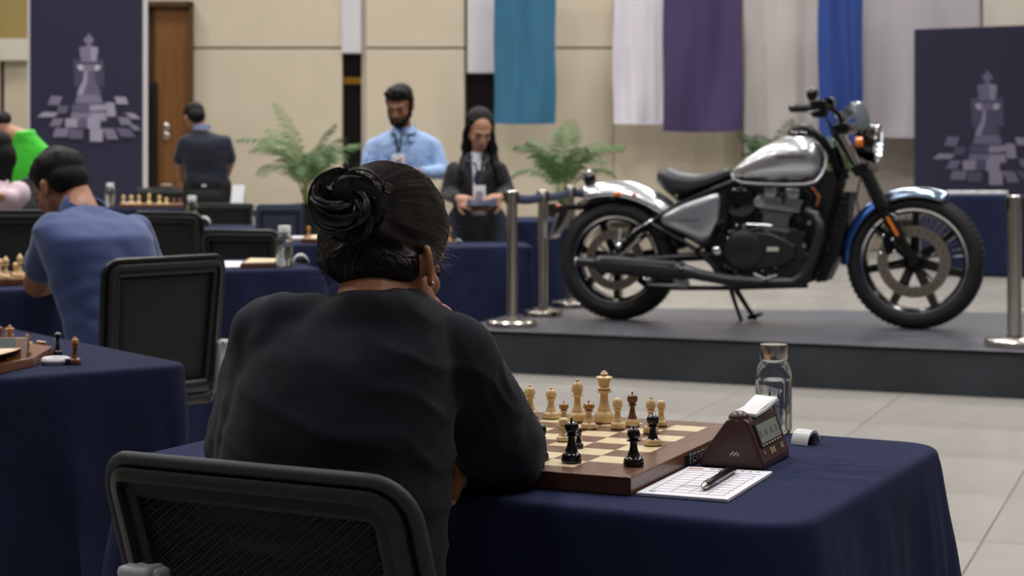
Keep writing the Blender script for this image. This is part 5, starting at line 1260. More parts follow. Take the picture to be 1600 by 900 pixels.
def loft(name, m, stns, parent=None, n=28, e=2.6, voff=0, sub=0, label=None):
    """stations: (px, py_top, py_bottom, halfwidth[, exponent])"""
    mb = MB(); rings = []
    for st_ in stns:
        px, yt, yb_, hw = st_[:4]; ex = 2.0 / (st_[4] if len(st_) > 4 else e)
        a, b = T(px, yt, voff), T(px, yb_, voff); c = (a + b) / 2; hh = (a.z - b.z) / 2; ring = []
        for k in range(n):
            t_ = 2 * pi * k / n; cs, sn = cos(t_), sin(t_)
            ring.append(Vector((c.x, -voff + hw * math.copysign(abs(cs) ** ex, cs), c.z + hh * math.copysign(abs(sn) ** ex, sn))))
        rings.append(ring)
    mb.v = [p for r in rings for p in r]; R_ = len(rings)
    mb.f = [(i * n + k, i * n + (k + 1) % n, (i + 1) * n + (k + 1) % n, (i + 1) * n + k) for i in range(R_ - 1) for k in range(n)] + [tuple(range(n)), tuple((R_ - 1) * n + k for k in range(n))]
    return obj(name, mb, m, parent or bike, sub=sub, auto=False, label=label)
def interp(stns, k=3):
    out = []
    for a, b in zip(stns, stns[1:]):
        for i in range(k): out.append(tuple(x + (y - x) * i / k for x, y in zip(a, b)))
    return out + [stns[-1]]
tank = loft('fuel_tank', M_tank, [(1143, 270, 277, .02), (1146, 265, 282, .05), (1154, 258, 285, .085), (1168, 247, 287, .115), (1186, 234, 288, .13), (1205, 222, 288.5, .145), (1225, 213.5, 289, .152), (1245, 209.5, 289, .155), (1262, 210, 288.5, .150), (1275, 216, 287, .138), (1284, 225, 282, .115), (1290, 238, 274, .08), (1293, 248, 264, .03)], e=2.35, sub=1)
# chrome-coloured rim that follows the lower and front edge of the tank
pts = [T(x, y, v) for x, y, v in ((1143, 272, .06), (1147, 281, .10), (1160, 286, .128), (1185, 288, .142), (1215, 289, .152), (1240, 289, .156), (1262, 288, .152), (1275, 284, .14), (1284, 274, .125), (1290, 260, .105), (1291, 248, .09), (1287, 236, .085), (1279, 226, .085), (1268, 218, .09))]
obj('tank_trim', MB().tube(pts, .0085, 8), M_alu, tank, label='bright trim line along the tank edge')
obj('tank_seam', MB().tube([p + Vector((0, .004, -.012)) for p in pts[:9]], .008, 8), M_blk, tank)
cp = T(1250, 209, 0); obj('filler_cap', MB().lathe([(0, 0), (.062, 0), (.064, .006), (.058, .016), (.04, .022), (0, .024)], cp + Vector((0, 0, -.008)), n=28), M_blkgloss, tank)
for k in range(4): obj('cap_bolt', MB().ball(T(1238 + 7 * k, 206 + (k % 2), .055), .006, 8), M_chrome, tank)
obj('cable_cover', MB().tube([T(1232, 208, 0), T(1245, 203, 0), T(1262, 203, 0), T(1276, 211, 0), T(1288, 224, 0), T(1298, 238, 0)], [.02, .03, .036, .03, .024, .02], 10), M_blkmetal, tank)
# worn printed emblem on the tank side
for k in range(9): obj('tank_emblem', MB().ball(T(1213 + 5.2 * k, 244 + .5 * sin(k * 2), .1565 + (.001 if k > 1 else 0) - .0002 * k), (.012, .004, .0055 + .002 * (k % 3)), 8), mat('dark_gold_emblem', (84, 68, 58), .5, .2, bump=(60, .1, .0004)), tank, label='small dark emblem stroke')
loft('seat', M_seat, [(1028, 273, 281, .02), (1030, 268, 287, .06), (1036, 262.5, 294, .095), (1046, 260.5, 301, .12), (1060, 264, 306.5, .132), (1076, 269, 307, .13), (1094, 272, 302, .12), (1112, 270, 294, .10), (1128, 265, 286, .085), (1138, 262, 280, .075), (1145, 262, 276, .05)], e=2.5, sub=1, label='black sprung solo seat')
obj('seat_piping', MB().tube([T(x, y, v) for x, y, v in ((1031, 279, .075), (1042, 284, .11), (1058, 290, .13), (1078, 292, .128), (1098, 288, .115), (1118, 281, .093), (1138, 273, .075))], .0035, 6), M_blk, bike)
obj('seat_bracket', MB().tube([T(1040, 296, .05), T(1054, 308, .05), T(1066, 322, .05)], .010, 8), M_alu, bike)
# side panel
def slab(name, m, poly, v0, v1, parent=None, bevel=.008, label=None, smooth=False, seg=3):
    a = [T(x, y, v1) for x, y in poly]; return obj(name, MB().prism(a, (0, (v1 - v0), 0)), m, parent or bike, bevel=bevel, label=label, smooth=smooth, seg=seg)
def rpoly(pts, r=.28, n=4):     # rounds the corners of a pixel polygon
    out = []; L = len(pts)
    for i in range(L):
        p, a, b = Vector(pts[i]), Vector(pts[i - 1]), Vector(pts[(i + 1) % L]); s0, s1 = p.lerp(a, r), p.lerp(b, r)
        for k in range(n + 1):
            t_ = k / n; q_ = s0 * (1 - t_) ** 2 + p * 2 * t_ * (1 - t_) + s1 * t_ ** 2; out.append((q_.x, q_.y))
    return out
sp = rpoly([(1030, 338), (1066, 317), (1120, 300), (1127, 306), (1124, 350), (1112, 374), (1096, 379), (1066, 366), (1034, 352)], .30)
sp_c = (1080, 340)
mb = MB(); n = len(sp); rings = []
for q_, vv in ((1.0, .105), (.97, .120), (.90, .131), (.78, .137), (.5, .141), (.2, .142)): rings += [T(sp_c[0] + (x - sp_c[0]) * q_, sp_c[1] + (y - sp_c[1]) * q_, vv) for x, y in sp]
rings += [T(*sp_c, .142)]
mb.v = rings; mb.f = [(r * n + i, r * n + (i + 1) % n, (r + 1) * n + (i + 1) % n, (r + 1) * n + i) for r in range(5) for i in range(n)] + [(5 * n + i, 5 * n + (i + 1) % n, 6 * n) for i in range(n)]
side = obj('side_panel', mb, M_side, bike, auto=False, label='silver triangular side panel')
for k in range(8): obj('emblem_stroke', MB().box(T(1063 + 3.8 * k, 344.3, .1425), (.007, .0012, .008 + .003 * (k % 2))), M_blk, side, smooth=False, label='small dark lettering stroke')
slab('side_panel_backing', M_blk, rpoly([(1028, 336), (1066, 315), (1122, 298), (1136, 300), (1138, 350), (1120, 380), (1094, 382), (1030, 356)]), -.10, .10)
slab('frame_body', M_blk, rpoly([(1056, 300), (1142, 280), (1300, 262), (1316, 300), (1296, 360), (1282, 432), (1130, 436), (1096, 384), (1060, 350)], .2), -.05, .05)
# frame tubes
def tb(name, pts, r, m=None, v=0, n=10, parent=None, label=None, mirror=False):
    P_ = [T(p[0], p[1], p[2] if len(p) > 2 else v) for p in pts]
    o = obj(name, MB().tube(P_, r, n), m or M_blkmetal, parent or bike, label=label)
    if mirror: obj(name, MB().tube([Vector((p.x, -p.y, p.z)) for p in P_], r, n), m or M_blkmetal, parent or bike, label=label)
    return o
tb('subframe_tube', [(1150, 283), (1110, 298), (1060, 320), (1010, 352), (972, 386)], .015, v=.11, mirror=True)
tb('frame_tube', [(1016, 350), (1050, 368), (1085, 388), (1112, 412), (1128, 436)], .014, v=.12, mirror=True)
tb('frame_tube', [(1132, 345), (1120, 352), (1108, 380), (1085, 392)], .012, v=.13)
tb('cradle_tube', [(1128, 436), (1140, 444), (1240, 446), (1268, 436)], .016, v=.09, mirror=True)
tb('down_tube', [(1318, 262), (1304, 320), (1286, 390), (1266, 438)], .019, v=.04, mirror=True)
tb('head_tube', [(1300, 232), (1318, 282)], .036, v=0)
tb('backbone', [(1306, 244), (1240, 268), (1140, 284)], .026, v=0)
slab('radiator', M_rad, [(1314, 302), (1328, 300), (1324, 340), (1312, 394), (1290, 440), (1274, 442), (1296, 380)], -.10, .10, bevel=.006, label='dark slanted radiator in front of the frame')
for k in range(13): obj('radiator_slat', MB().box(T(1322 - k * 3.1, 300 + k * 10.5, .104), (.055, .004, .004)), M_blkgloss, bike, smooth=False)
slab('pivot_plate', M_blkmetal, rpoly([(1106, 372), (1134, 362), (1140, 430), (1126, 440), (1112, 420)]), .08, .125)
obj('pivot_bolt', MB().lathe([(0, 0), (.024, 0), (.024, -.006), (.012, -.014), (0, -.014)], T(1120, 392, .125), 'y', 16), M_chrome, bike)
tb('swingarm', [(1116, 400, .10), (1040, 404, .105), (967, 406, .11)], [.024, .021, .020], mirror=True)
tb('brake_caliper_arm', [(1000, 372, .13), (985, 386, .13), (970, 400, .13)], .012, M_chrome)
# shock absorber
a, b = T(968, 376, .135), T(1022, 346, .125)
tb('shock_absorber', [(968, 378, .135), (1020, 344, .125)], .011, M_chrome)
mb = MB(); nn = 150; ax_ = (b - a).normalized(); e1 = ax_.cross(Vector((0, 1, 0))).normalized(); e2 = ax_.cross(e1)
mb.tube([a.lerp(b, .18 + .75 * i / nn) + (e1 * cos(i * .5) + e2 * sin(i * .5)) * .022 for i in range(nn + 1)], .0042, 6); obj('shock_spring', mb, M_blkmetal, bike)
obj('shock_canister', MB().tube([T(966, 378, .15), T(969, 358, .15)], .014, 12), M_chrome, bike, label='chrome canister beside the axle'); obj('shock_mount', MB().ball(T(967, 384, .15), .018, 12), M_chrome, bike)
# exhaust
tb('exhaust_header', [(1262, 330, .10), (1276, 338, .14), (1282, 352, .16), (1280, 372, .17), (1268, 410, .175), (1256, 432, .175), (1240, 442, .175), (1200, 442, .175), (1140, 438, .175), (1100, 431, .178), (1075, 425, .18)], [.030] * 9 + [.031, .033], M_exh, n=16, label='satin black exhaust header')
sil = obj('silencer', MB().tube([T(x, y, .185) for x, y in ((1084, 427), (1072, 425), (1062, 423), (1040, 421), (1000, 417), (960, 413.5), (935, 411.5), (930, 411), (902, 408.5))], [.033, .040, .050, .055, .056, .053, .048, .028, .026], 20), M_exh, bike, label='long tapered black silencer')
obj('heat_shield', MB().tube([T(x, y, .205) for x, y in ((1056, 414), (1020, 411), (975, 407.5), (940, 405.5))], .030, 12, sq=.8), M_exh, sil)
obj('silencer_tip', MB().tube([T(904, 408.7, .185), T(900, 408.4, .185)], .0255, 16), M_alu, sil)
obj('clamp', MB().tube([T(1069, 424.5, .185), T(1064, 424, .185)], .050, 18), M_blkgloss, sil); obj('clamp', MB().tube([T(1120, 434.6, .176), T(1124, 435.2, .176)], .0295, 14), M_blkgloss, bike)
tb('foot_peg', [(1012, 444, .16), (1050, 446, .19), (1076, 445, .17)], .009, M_alu, label='silver foot peg bar'); slab('peg_bracket', M_alu, rpoly([(1052, 438), (1074, 436), (1076, 450), (1056, 450)]), .15, .19, bevel=.004)
tb('lower_rail', [(1010, 448), (1060, 450), (1130, 450), (1200, 448), (1262, 446)], .014, v=.10)
# side stand
tb('side_stand', [(1142, 452, -.06), (1150, 478, -.10), (1160, 506, -.16)], [.013, .011, .010]); tb('side_stand', [(1150, 452, -.05), (1166, 478, -.08), (1180, 499, -.12)], [.016, .013, .012]); slab('stand_foot', M_blkmetal, [(1166, 494), (1186, 489), (1188, 494), (1170, 501)], -.16, -.08, bevel=.003)
# engine
slab('crankcase', M_eng, rpoly([(1140, 362), (1200, 352), (1246, 356), (1262, 380), (1258, 420), (1236, 438), (1150, 438), (1134, 410)]), -.12, .12, bevel=.015)
def disc(name, px, py, r, v, dv, m, n=40, label=None, prof=None, parent=None):
    pr_ = prof or [(0, 0), (r, 0), (r, -dv * .6), (r * .93, -dv * .92), (r * .80, -dv), (0, -dv)]
    return obj(name, MB().lathe(pr_, T(px, py, v), 'y', n), m, parent or bike, label=label)
cc = disc('engine_side_cover', 1164, 391, 31 * S, .12, .045, M_eng, prof=[(0, 0), (31 * S, 0), (31 * S, -.022), (29.5 * S, -.034), (26 * S, -.040), (10 * S, -.044), (0, -.045)], label='large round black engine cover')
slab('primary_cover', M_eng, rpoly([(1174, 362), (1206, 364), (1240, 382), (1243, 400), (1232, 412), (1206, 420), (1178, 422), (1166, 392)], .3), .10, .150, bevel=.014, label='black teardrop primary cover')
for k in range(7): obj('cover_lettering', MB().box(T(1153 + 3.4 * k, 391, .1665), (.007, .001, .005)), M_blkgloss, cc, smooth=False)
for k in range(4): obj('badge_digit', MB().box(T(1200.5 + 4.6 * k, 389.5, .1515), (.012, .0012, .021)).box(T(1200.5 + 4.6 * k, 386, .1515), (.004, .0014, .003)), M_mark, bike, smooth=False, label='white badge lettering stroke')
for (x, y) in ((1137, 372), (1135, 388), (1136, 402), (1134, 416), (1150, 424), (1157, 431), (1141, 419), (1140, 363), (1152, 352), (1184, 354), (1225, 370), (1240, 384), (1242, 400), (1223, 411), (1212, 418), (1192, 423), (1202, 430), (1182, 431), (1200, 362), (1147, 362)):
    obj('cover_bolt', MB().lathe([(0, 0), (.0095, 0), (.0095, -.006), (.005, -.011), (0, -.011)], T(x, y, .128 if x > 1160 else .135), 'y', 8), M_chrome, bike)
obj('oil_filler', MB().tube([T(1163, 360, .14), T(1163, 350, .14)], .012, 12), M_chrome, bike, label='chrome oil filler')
# cylinder with cooling fins, head with covers
cylb, cylt = T(1217, 362, 0), T(1224, 318, 0)
obj('cylinder', MB().tube([T(1217, 364, 0), T(1222, 322, 0)], .085, 24), M_eng, bike)
axc = (T(1222, 322, 0) - T(1217, 364, 0)).normalized(); rc_ = Matrix.Rotation(atan2(axc.x, axc.z), 3, 'Y')
for k in range(9):
    p = T(1217.5 + .55 * k, 359 - 4.4 * k, 0); w_ = (.145 if k < 6 else .175)
    f_ = obj('cooling_fin', MB().box(p, (w_, .25, .0055), rot=rc_), M_fin2, bike, smooth=False, bevel=.0015)
for k in range(5):
    p = T(1224 + .7 * k, 326 - 4.2 * k, 0)
    obj('head_fin', MB().box(p, (.225 + .006 * k, .27, .0055), rot=rc_), M_fin if k in (0, 1) else M_fin2, bike, smooth=False, bevel=.0015)
obj('cylinder_head', MB().box(T(1226, 312, 0), (.17, .20, .10), rot=rc_), M_eng, bike, bevel=.02)
for (x, w_) in ((1208, .075), (1242, .08)): obj('rocker_cover', MB().box(T(x, 300 + (2 if x > 1220 else 0), .05), (w_, .16, .062), rot=rc_), M_alu, bike, bevel=.018, seg=4, label='satin silver rocker cover')
obj('spark_plug_cap', MB().tube([T(1224, 306, .14), T(1224, 318, .13)], .011, 10), M_blk, bike)
obj('cylinder_base_strip', MB().box(T(1218, 358, .127), (.115, .004, .008), rot=rc_), M_fin, bike, smooth=False)
tb('oil_pipe', [(1194, 360, .13), (1206, 352, .13), (1166, 350, .13)], .006, M_chrome)
disc('air_filter', 1160, 316, 26 * S, .06, .06, M_blkgloss, prof=[(0, .10), (25 * S, .10), (26 * S, -.03), (24 * S, -.055), (18 * S, -.064), (0, -.066)], label='round black air filter drum')
disc('filter_strap', 1171, 316, 9 * S, .10, .02, M_blk); tb('throttle_body', [(1180, 314), (1200, 312)], .04, M_eng, v=.05); disc('throttle_pulley', 1186, 316, 8 * S, .11, .02, M_alu)
tb('wiring', [(1262, 288, .06), (1272, 296, .08), (1280, 308, .09), (1276, 322, .08)], .009, mat('copper_brown_hose', (150, 92, 54), .45, .3, bump=(60, .1, .0005))); tb('hose', [(1254, 292, .06), (1266, 306, .09), (1268, 324, .09)], .010)
tb('gear_lever', [(1178, 428, .16), (1196, 436, .19), (1214, 430, .19)], .006, M_alu); obj('rear_brake_peg', MB().tube([T(1196, 440, .16), T(1198, 440, .26)], .013, 10), M_blk, bike)
for (x, y, r) in ((1256, 366, .020), (1262, 400, .022), (1250, 342, .016), (1266, 348, .014), (1250, 420, .018), (1258, 384, .012)): disc('engine_fitting', x, y, r, .10, .03, M_eng if r > .015 else M_alu, n=14)
# front fork
for v, vis in ((.105, 1), (-.105, 0)):
    tb('fork_lower', [(1376, 322, v), (1392, 350, v), (1410, 378, v), (1430, 412, v)], [.030, .028, .026, .024], M_blkmetal, n=16)
    tb('fork_stanchion', [(1310, 198, v), (1318, 212, v), (1362, 296, v)], .022, M_steel, n=16, label='bare steel fork tube')
    mb = MB(); p0, p1 = T(1352, 268, v), T(1380, 326, v)
    mb.tube([p0.lerp(p1, i / 44) for i in range(45)], [.037 + (.0045 if i % 4 < 2 else -.003) for i in range(45)], 18); obj('fork_gaiter', mb, M_blk, bike, label='ribbed black rubber fork boot')
slab('lower_yoke', M_blkmetal, rpoly([(1326, 262), (1350, 252), (1362, 270), (1338, 278)]), -.14, .14, bevel=.008); slab('upper_yoke', M_blkmetal, rpoly([(1298, 196), (1322, 190), (1330, 204), (1306, 212)]), -.14, .14, bevel=.008)
tb('steering_stem', [(1306, 206), (1344, 268)], .022)
slab('fork_reflector', M_orange, [(1384, 340), (1388, 338), (1404, 366), (1401, 370)], .128, .134, bevel=.001, label='orange fork reflector')
slab('brake_caliper', M_blkgloss, rpoly([(1376, 366), (1392, 358), (1400, 392), (1384, 402)]), .07, .12, bevel=.008)
for (x, y) in ((1394, 374), (1398, 392), (1380, 368), (1376, 396)): obj('caliper_bolt', MB().ball(T(x, y, .125), .010, 10), M_chrome, bike)
tb('brake_hose', [(1344, 280, .02), (1338, 310, .03), (1342, 332, .03), (1356, 345, .04), (1376, 366, .07)], .005, M_blk)
tb('fender_stay', [(1371, 326, .10), (1386, 332, .11), (1402, 338, .10)], .006, M_chrome)
# headlight, flyscreen, indicators
hd = obj('headlight', MB(), M_blkgloss, bike) if False else None
rl_ = Matrix.Rotation(pi / 2 + radians(4), 3, 'Y')
c = T(1342, 222, 0)
hl = obj('headlight', MB().lathe([(0, -.02), (.05, -.015), (.085, .01), (.100, .05), (.104, .082), (.108, .084), (.108, .100), (.096, .102), (.094, .092), (0, .092)], c, R=rl_, n=40), M_blkgloss, bike, label='round black headlight')
obj('headlight_lens', MB().lathe([(0, .112), (.05, .110), (.094, .098), (.094, .094), (0, .094)], c, R=rl_, n=36), M_lens, hl)
for j in range(3):
    for k in range(4):
        obj('led_element', MB().box(c + rl_ @ Vector((.058 - .026 * j, -.045 + .030 * k, .112)), (.013, .017, .014)), mat('led_white', (250, 252, 255), .3, emit=((245, 250, 255), 1.8), bump=(30, .02, .0002)), hl, bevel=.003, label='glowing square headlight element')
obj('headlight_rim', MB().ring([(.108, .098), (.112, .104), (.106, .110), (.100, .102)], c, 'z', 8) if False else MB().lathe([(.100, .098), (.109, .098), (.109, .106), (.101, .108), (.100, .098)], c, R=rl_, n=40), M_chrome, hl)
scr = MB()
def fs(u, v):
    a = (u - .5) * 2; top = T(1328 + 2, 160, 0); bot = T(1340, 205, 0); p = bot.lerp(top, v); w_ = .135 * (1 - .25 * v ** 3)
    return Vector((p.x + .012 + .052 * (1 - a * a) + .012 * sin(pi * v), a * w_, p.z))
obj('flyscreen', scr.grid(fs, 18, 10), mat('smoked_screen', (128, 136, 146), .08, trans=.45, bump=(20, .02, .0003)), bike, solid=.005, label='small smoked flyscreen')
obj('instrument', MB().lathe([(0, 0), (.045, 0), (.05, .04), (.052, .055), (0, .055)], T(1326, 186, .0), R=Matrix.Rotation(radians(-35), 3, 'Y'), n=28), M_chrome, bike, label='chrome instrument housing'); obj('instrument_face', MB().lathe([(0, .056), (.046, .056), (0, .0565)], T(1326, 186, .0), R=Matrix.Rotation(radians(-35), 3, 'Y'), n=28), M_blkgloss, bike)
for v in (.17, -.17):
    i_ = obj('front_indicator', MB().tube([T(1348, 222, v), T(1338, 222, v)], [.026, .030], 16), M_orange, bike, label='orange front indicator'); obj('indicator_stem', MB().tube([T(1340, 222, v * .6), T(1342, 222, v)], .008, 8), M_blk, bike)
# handlebar and controls
for sg in (1, -1):
    tb('handlebar', [(1316, 196, .03 * sg), (1310, 178, .14 * sg), (1296, 168, .28 * sg), (1276, 168, .34 * sg), (1250, 168, .40 * sg)], .0145, M_blkmetal, n=12)
    g_ = tb('grip', [(1270, 168.5, .355 * sg), (1240, 169.5, .425 * sg)], .0215, M_blk, n=14); obj('bar_end', MB().ball(T(1238, 169.5, .43 * sg), .021, 12), M_blkgloss, bike)
    slab('switch_housing', M_blkmetal, rpoly([(1264, 157), (1289, 155), (1291, 184), (1267, 184)]), .30 * sg if sg > 0 else -.38, .38 * sg if sg > 0 else -.30, bevel=.008)
    tb('lever', [(1292, 176, .30 * sg), (1280, 172, .38 * sg), (1262, 176, .44 * sg)], .005, M_alu if sg > 0 else M_blkmetal, label='slim lever')
slab('brake_reservoir', M_blkgloss, rpoly([(1284, 152), (1302, 152), (1302, 170), (1286, 170)]), .20, .26, bevel=.006)
tb('mirror_stem', [(1284, 168, -.30), (1276, 156, -.34), (1270, 150, -.36)], .006); obj('mirror', MB().ball(T(1269, 147, -.37), (.034, .042, .040), 18), M_blkgloss, bike); obj('mirror_stem', MB().tube([T(1264, 160, -.36), T(1270, 140, -.38)], .007, 8), M_blkmetal, bike)
obj('mirror_glass', MB().lathe([(0, 0), (.030, 0), (0, -.001)], T(1265, 152, -.33), R=Matrix.Rotation(-pi / 2, 3, 'Y'), n=20), mat('pinkish_mirror', (214, 190, 188), .08, 1.0, bump=(20, .01, .0001)), bike)
for k in range(3): tb('control_cable', [(1288, 178, .28 - .1 * k), (1298, 196 + 3 * k, .16 - .05 * k), (1304, 220, .05), (1306, 250, .05)], .005, M_blk)
for (x, y, v) in ((1312, 193, .06), (1326, 200, .10), (1318, 218, .10), (1303, 218, .06)): obj('yoke_bolt', MB().ball(T(x, y, v), .010, 10), M_chrome, bike)
# tail: round light, indicators, plate
tl = obj('tail_light', MB().lathe([(0, 0), (.028, .004), (.038, .03), (.040, .06), (0, .062)], T(926, 284, 0), R=Matrix.Rotation(-pi / 2 + .9, 3, 'Y'), n=24), M_chrome, bike, label='small round chrome tail light'); obj('tail_lens', MB().ball(T(920, 274, 0), (.036, .036, .030), 16), mat('blue_tint_lens', (60, 66, 84), .12, .3, coat=.6, bump=(30, .02, .0004)), bike)
obj('tail_light_housing', MB().ball(T(922, 281, .02), (.034, .04, .050), 14), M_blkgloss, bike)
slab('tail_bracket', M_blk, rpoly([(922, 296), (944, 300), (952, 312), (926, 312), (918, 306)]), -.05, .05, bevel=.006)
obj('rear_indicator', MB().ball(T(965, 303, .12), (.024, .018, .016), 14), M_orange, bike, label='orange rear side marker'); obj('fender_reflector', MB().ball(T(991, 304, .105), (.012, .006, .010), 12), M_orange, bike)
slab('plate_arm', M_blkmetal, [(876, 320), (918, 320), (930, 326), (918, 328), (880, 328)], .02, .05, bevel=.003)
slab('plate_hanger', M_blk, rpoly([(872, 322), (890, 324), (878, 350), (862, 370), (860, 366)]), -.06, .06, bevel=.005)
slab('number_plate', M_alu, [(868, 335), (874, 333), (862, 372), (856, 374)], -.07, .07, bevel=.002, label='pale number plate seen edge on'); obj('rear_reflector', MB().ball(T(873, 322, .03), (.018, .03, .012), 12), M_redl, bike, label='red rear reflector')

# ------------------------------------------------------------------ the seated woman (foreground)
M_fskin = mat('warm_brown_skin', (176, 122, 92), .46, var=(14, (162, 108, 80), .3), bump=(320, .12, .0004), spec=.4)
M_knit = mat('black_fine_knit', (36, 38, 50), .9, sheen=.05, spec=.3, bump=(520, .8, .0010), var=(5, (27, 28, 36), .3), aniso=(1, 1, .6))
tp = P(540, 900, 2.2)
w = thing('person', 'seated woman in a black sweater with a dark hair bun, seen from behind', 'person', (tp.x, tp.y, 0))
hc = P(606, 394, 2.285)
# head looks ahead and to the right, away from the camera
Rh = basis(radians(180 - 27), radians(26), radians(6)); hs = .86
neckb = P(592, 478, 2.20)
# body (skin): head, neck, both forearms and hands
mb = MB(); head_solid(mb, hc, Rh, hs, ears=False)
mb.cap2(P(585, 505, 2.19), .056, P(600, 430, 2.235), .046, 20); mb.cap2(P(600, 430, 2.235), .046, hc, .046, 20)
mb.cap2(P(640, 448, 2.215), .024, P(652, 478, 2.27), .026, 16)
elR = P(785, 712, 2.40); wrR = P(700, 545, 2.50)
chin = P(668, 486, 2.40)
mb.cap2(elR, .036, wrR, .026, 16); mb.cap2(P(560, 620, 2.2), .09, P(560, 800, 2.2), .10, 14)
# hand under the chin: fist with curled fingers
hb = wrR; palm_c = P(682, 505, 2.455)
mb.cap2(wrR, .025, palm_c, .028, 14)
for k in range(4):
    a = P(672 + 4.5 * k, 488 + 7 * k, 2.435 - .006 * k); b = P(652 + 6 * k, 478 + 9 * k, 2.40 - .004 * k); c = P(648 + 8 * k, 490 + 9 * k, 2.42)
    mb.cap2(palm_c + (a - palm_c) * .6, .0125, a, .0115, 12); mb.cap2(a, .0108, b, .0098, 12); mb.cap2(b, .0098, c, .009, 12)
mb.cap2(P(690, 498, 2.44), .013, P(676, 474, 2.42), .0105, 12)
# left forearm and hand resting on the table edge below the right arm
elL = P(378, 698, 2.47); wrL = P(672, 726, 2.40)
mb.cap2(elL, .036, wrL, .024, 16)
kn = P(700, 728, 2.36); mb.cap2(wrL, .024, kn, .025, 14)
fing = [((712, 722, 2.362), (724, 738, 2.345), (722, 754, 2.338), (717, 763, 2.34)), ((706, 726, 2.342), (716, 748, 2.318), (713, 768, 2.312), (709, 778, 2.318)), ((697, 730, 2.328), (701, 756, 2.302), (699, 776, 2.296), (696, 784, 2.302)), ((686, 732, 2.320), (686, 752, 2.292), (686, 770, 2.288), (684, 778, 2.294))]
for f_ in fing:
    q_ = [P(*a) for a in f_]; mb.cap2(kn + (q_[0] - kn) * .4, .0105, q_[0], .0086, 12); mb.cap2(q_[0], .0086, q_[1], .0076, 12); mb.cap2(q_[1], .0078, q_[2], .0070, 12); mb.cap2(q_[2], .0070, q_[3], .0064, 12)
mb.cap2(kn, .014, P(722, 740, 2.37), .010, 12)
body = blob('body', mb, M_fskin, w, .0027, 4)
face_bits(w, hc, Rh, hs)
for f_ in fing:
    p = P(*f_[3]); nd = (P(*f_[3]) - P(*f_[2])).normalized(); obj('fingernail', MB().ball(p + nd * .0035 + Vector((0, -.006, 0)), (.0046, .0022, .006), 10), mat('nail', (206, 150, 132), .25, bump=(100, .02, .0001)), w, wspace=True)
# ear with rim, bowl and lobe (over the plain ear of the head)
ec = P(668, 415, 2.197); eR = Matrix.Rotation(radians(-6), 3, 'Y') @ Matrix.Rotation(radians(24), 3, 'Z')
E = lambda x, y, z: ec + eR @ Vector((x, y, z))
mb = MB(); rim_ = []
for k in range(15):
    a = radians(-78 + 268 * k / 14); rim_.append(E(.0015 * sin(a * .5), -.0115 * cos(a), .0005 + .0215 * sin(a) * (1 if sin(a) > 0 else .78)))
mb.tube(rim_, [.0026 + .0008 * sin(pi * k / 14) for k in range(15)], 12)
for p in rim_: mb.ball(p, .0027, 8)
mb.ball(E(0, 0, .002), (.0030, .0105, .0185), 16, eR); mb.ball(E(.0, -.004, -.0195), (.0042, .0055, .0068), 14, eR); mb.ball(E(-.006, .006, .0), (.008, .008, .015), 12)
blob('ear', mb, M_fskin, w, .0014, 4, label='right ear with lobe')
obj('ear_stud', MB().ball(E(.001, -.0085, -.021), .0016, 10), M_chrome, w, wspace=True, label='tiny ear stud')

# sweater: torso lofted from the measured contour, fused with both sleeves
mb = MB(); axr = Vector((cos(radians(-22)), sin(radians(-22)), 0)); axd = Vector((-axr.y, axr.x, 0))
tor = [(450, 600, 44, .050, 2.185), (462, 598, 72, .058, 2.188), (478, 592, 98, .066, 2.192), (498, 580, 122, .075, 2.20), (520, 566, 143, .086, 2.20), (550, 552, 158, .096, 2.195), (600, 541, 169, .106, 2.195), (660, 532, 178, .112, 2.19), (730, 522, 184, .114, 2.19), (800, 516, 186, .114, 2.19), (880, 514, 184, .116, 2.185), (960, 520, 180, .118, 2.19), (1010, 520, 176, .11, 2.19)]
ringloft(mb, [(P(x, y, d), axr, axd, hw * d / F, dp) for y, x, hw, dp, d in tor], 40)
shL = P(420, 522, 2.24); shR = P(706, 556, 2.22)
mb.cap2(P(520, 502, 2.20), .034, P(450, 505, 2.215), .040, 20); mb.cap2(P(450, 505, 2.215), .040, shL, .046, 20)
mb.cap2(P(640, 512, 2.20), .032, P(690, 540, 2.21), .042, 20); mb.cap2(P(690, 540, 2.21), .042, shR, .050, 20)
mb.cap2(shL, .048, P(396, 620, 2.31), .048, 20); mb.cap2(P(396, 620, 2.31), .048, elL, .052, 20); mb.cap2(elL, .048, wrL, .030, 18)
mb.cap2(P(452, 545, 2.215), .054, P(428, 690, 2.245), .062, 18); mb.cap2(P(425, 560, 2.24), .050, P(395, 690, 2.30), .058, 18); mb.cap2(P(412, 640, 2.235), .054, P(404, 760, 2.26), .060, 18)
mb.cap2(shR, .053, P(742, 636, 2.29), .060, 22); mb.cap2(P(742, 636, 2.29), .060, elR + Vector((0, -.02, .010)), .060, 22); mb.cap2(elR + Vector((-.006, .0, .006)), .052, wrR, .032, 20)
mb.ball(P(794, 718, 2.36), (.047, .05, .044), 18); mb.ball(P(744, 735, 2.38), (.040, .045, .026), 16)
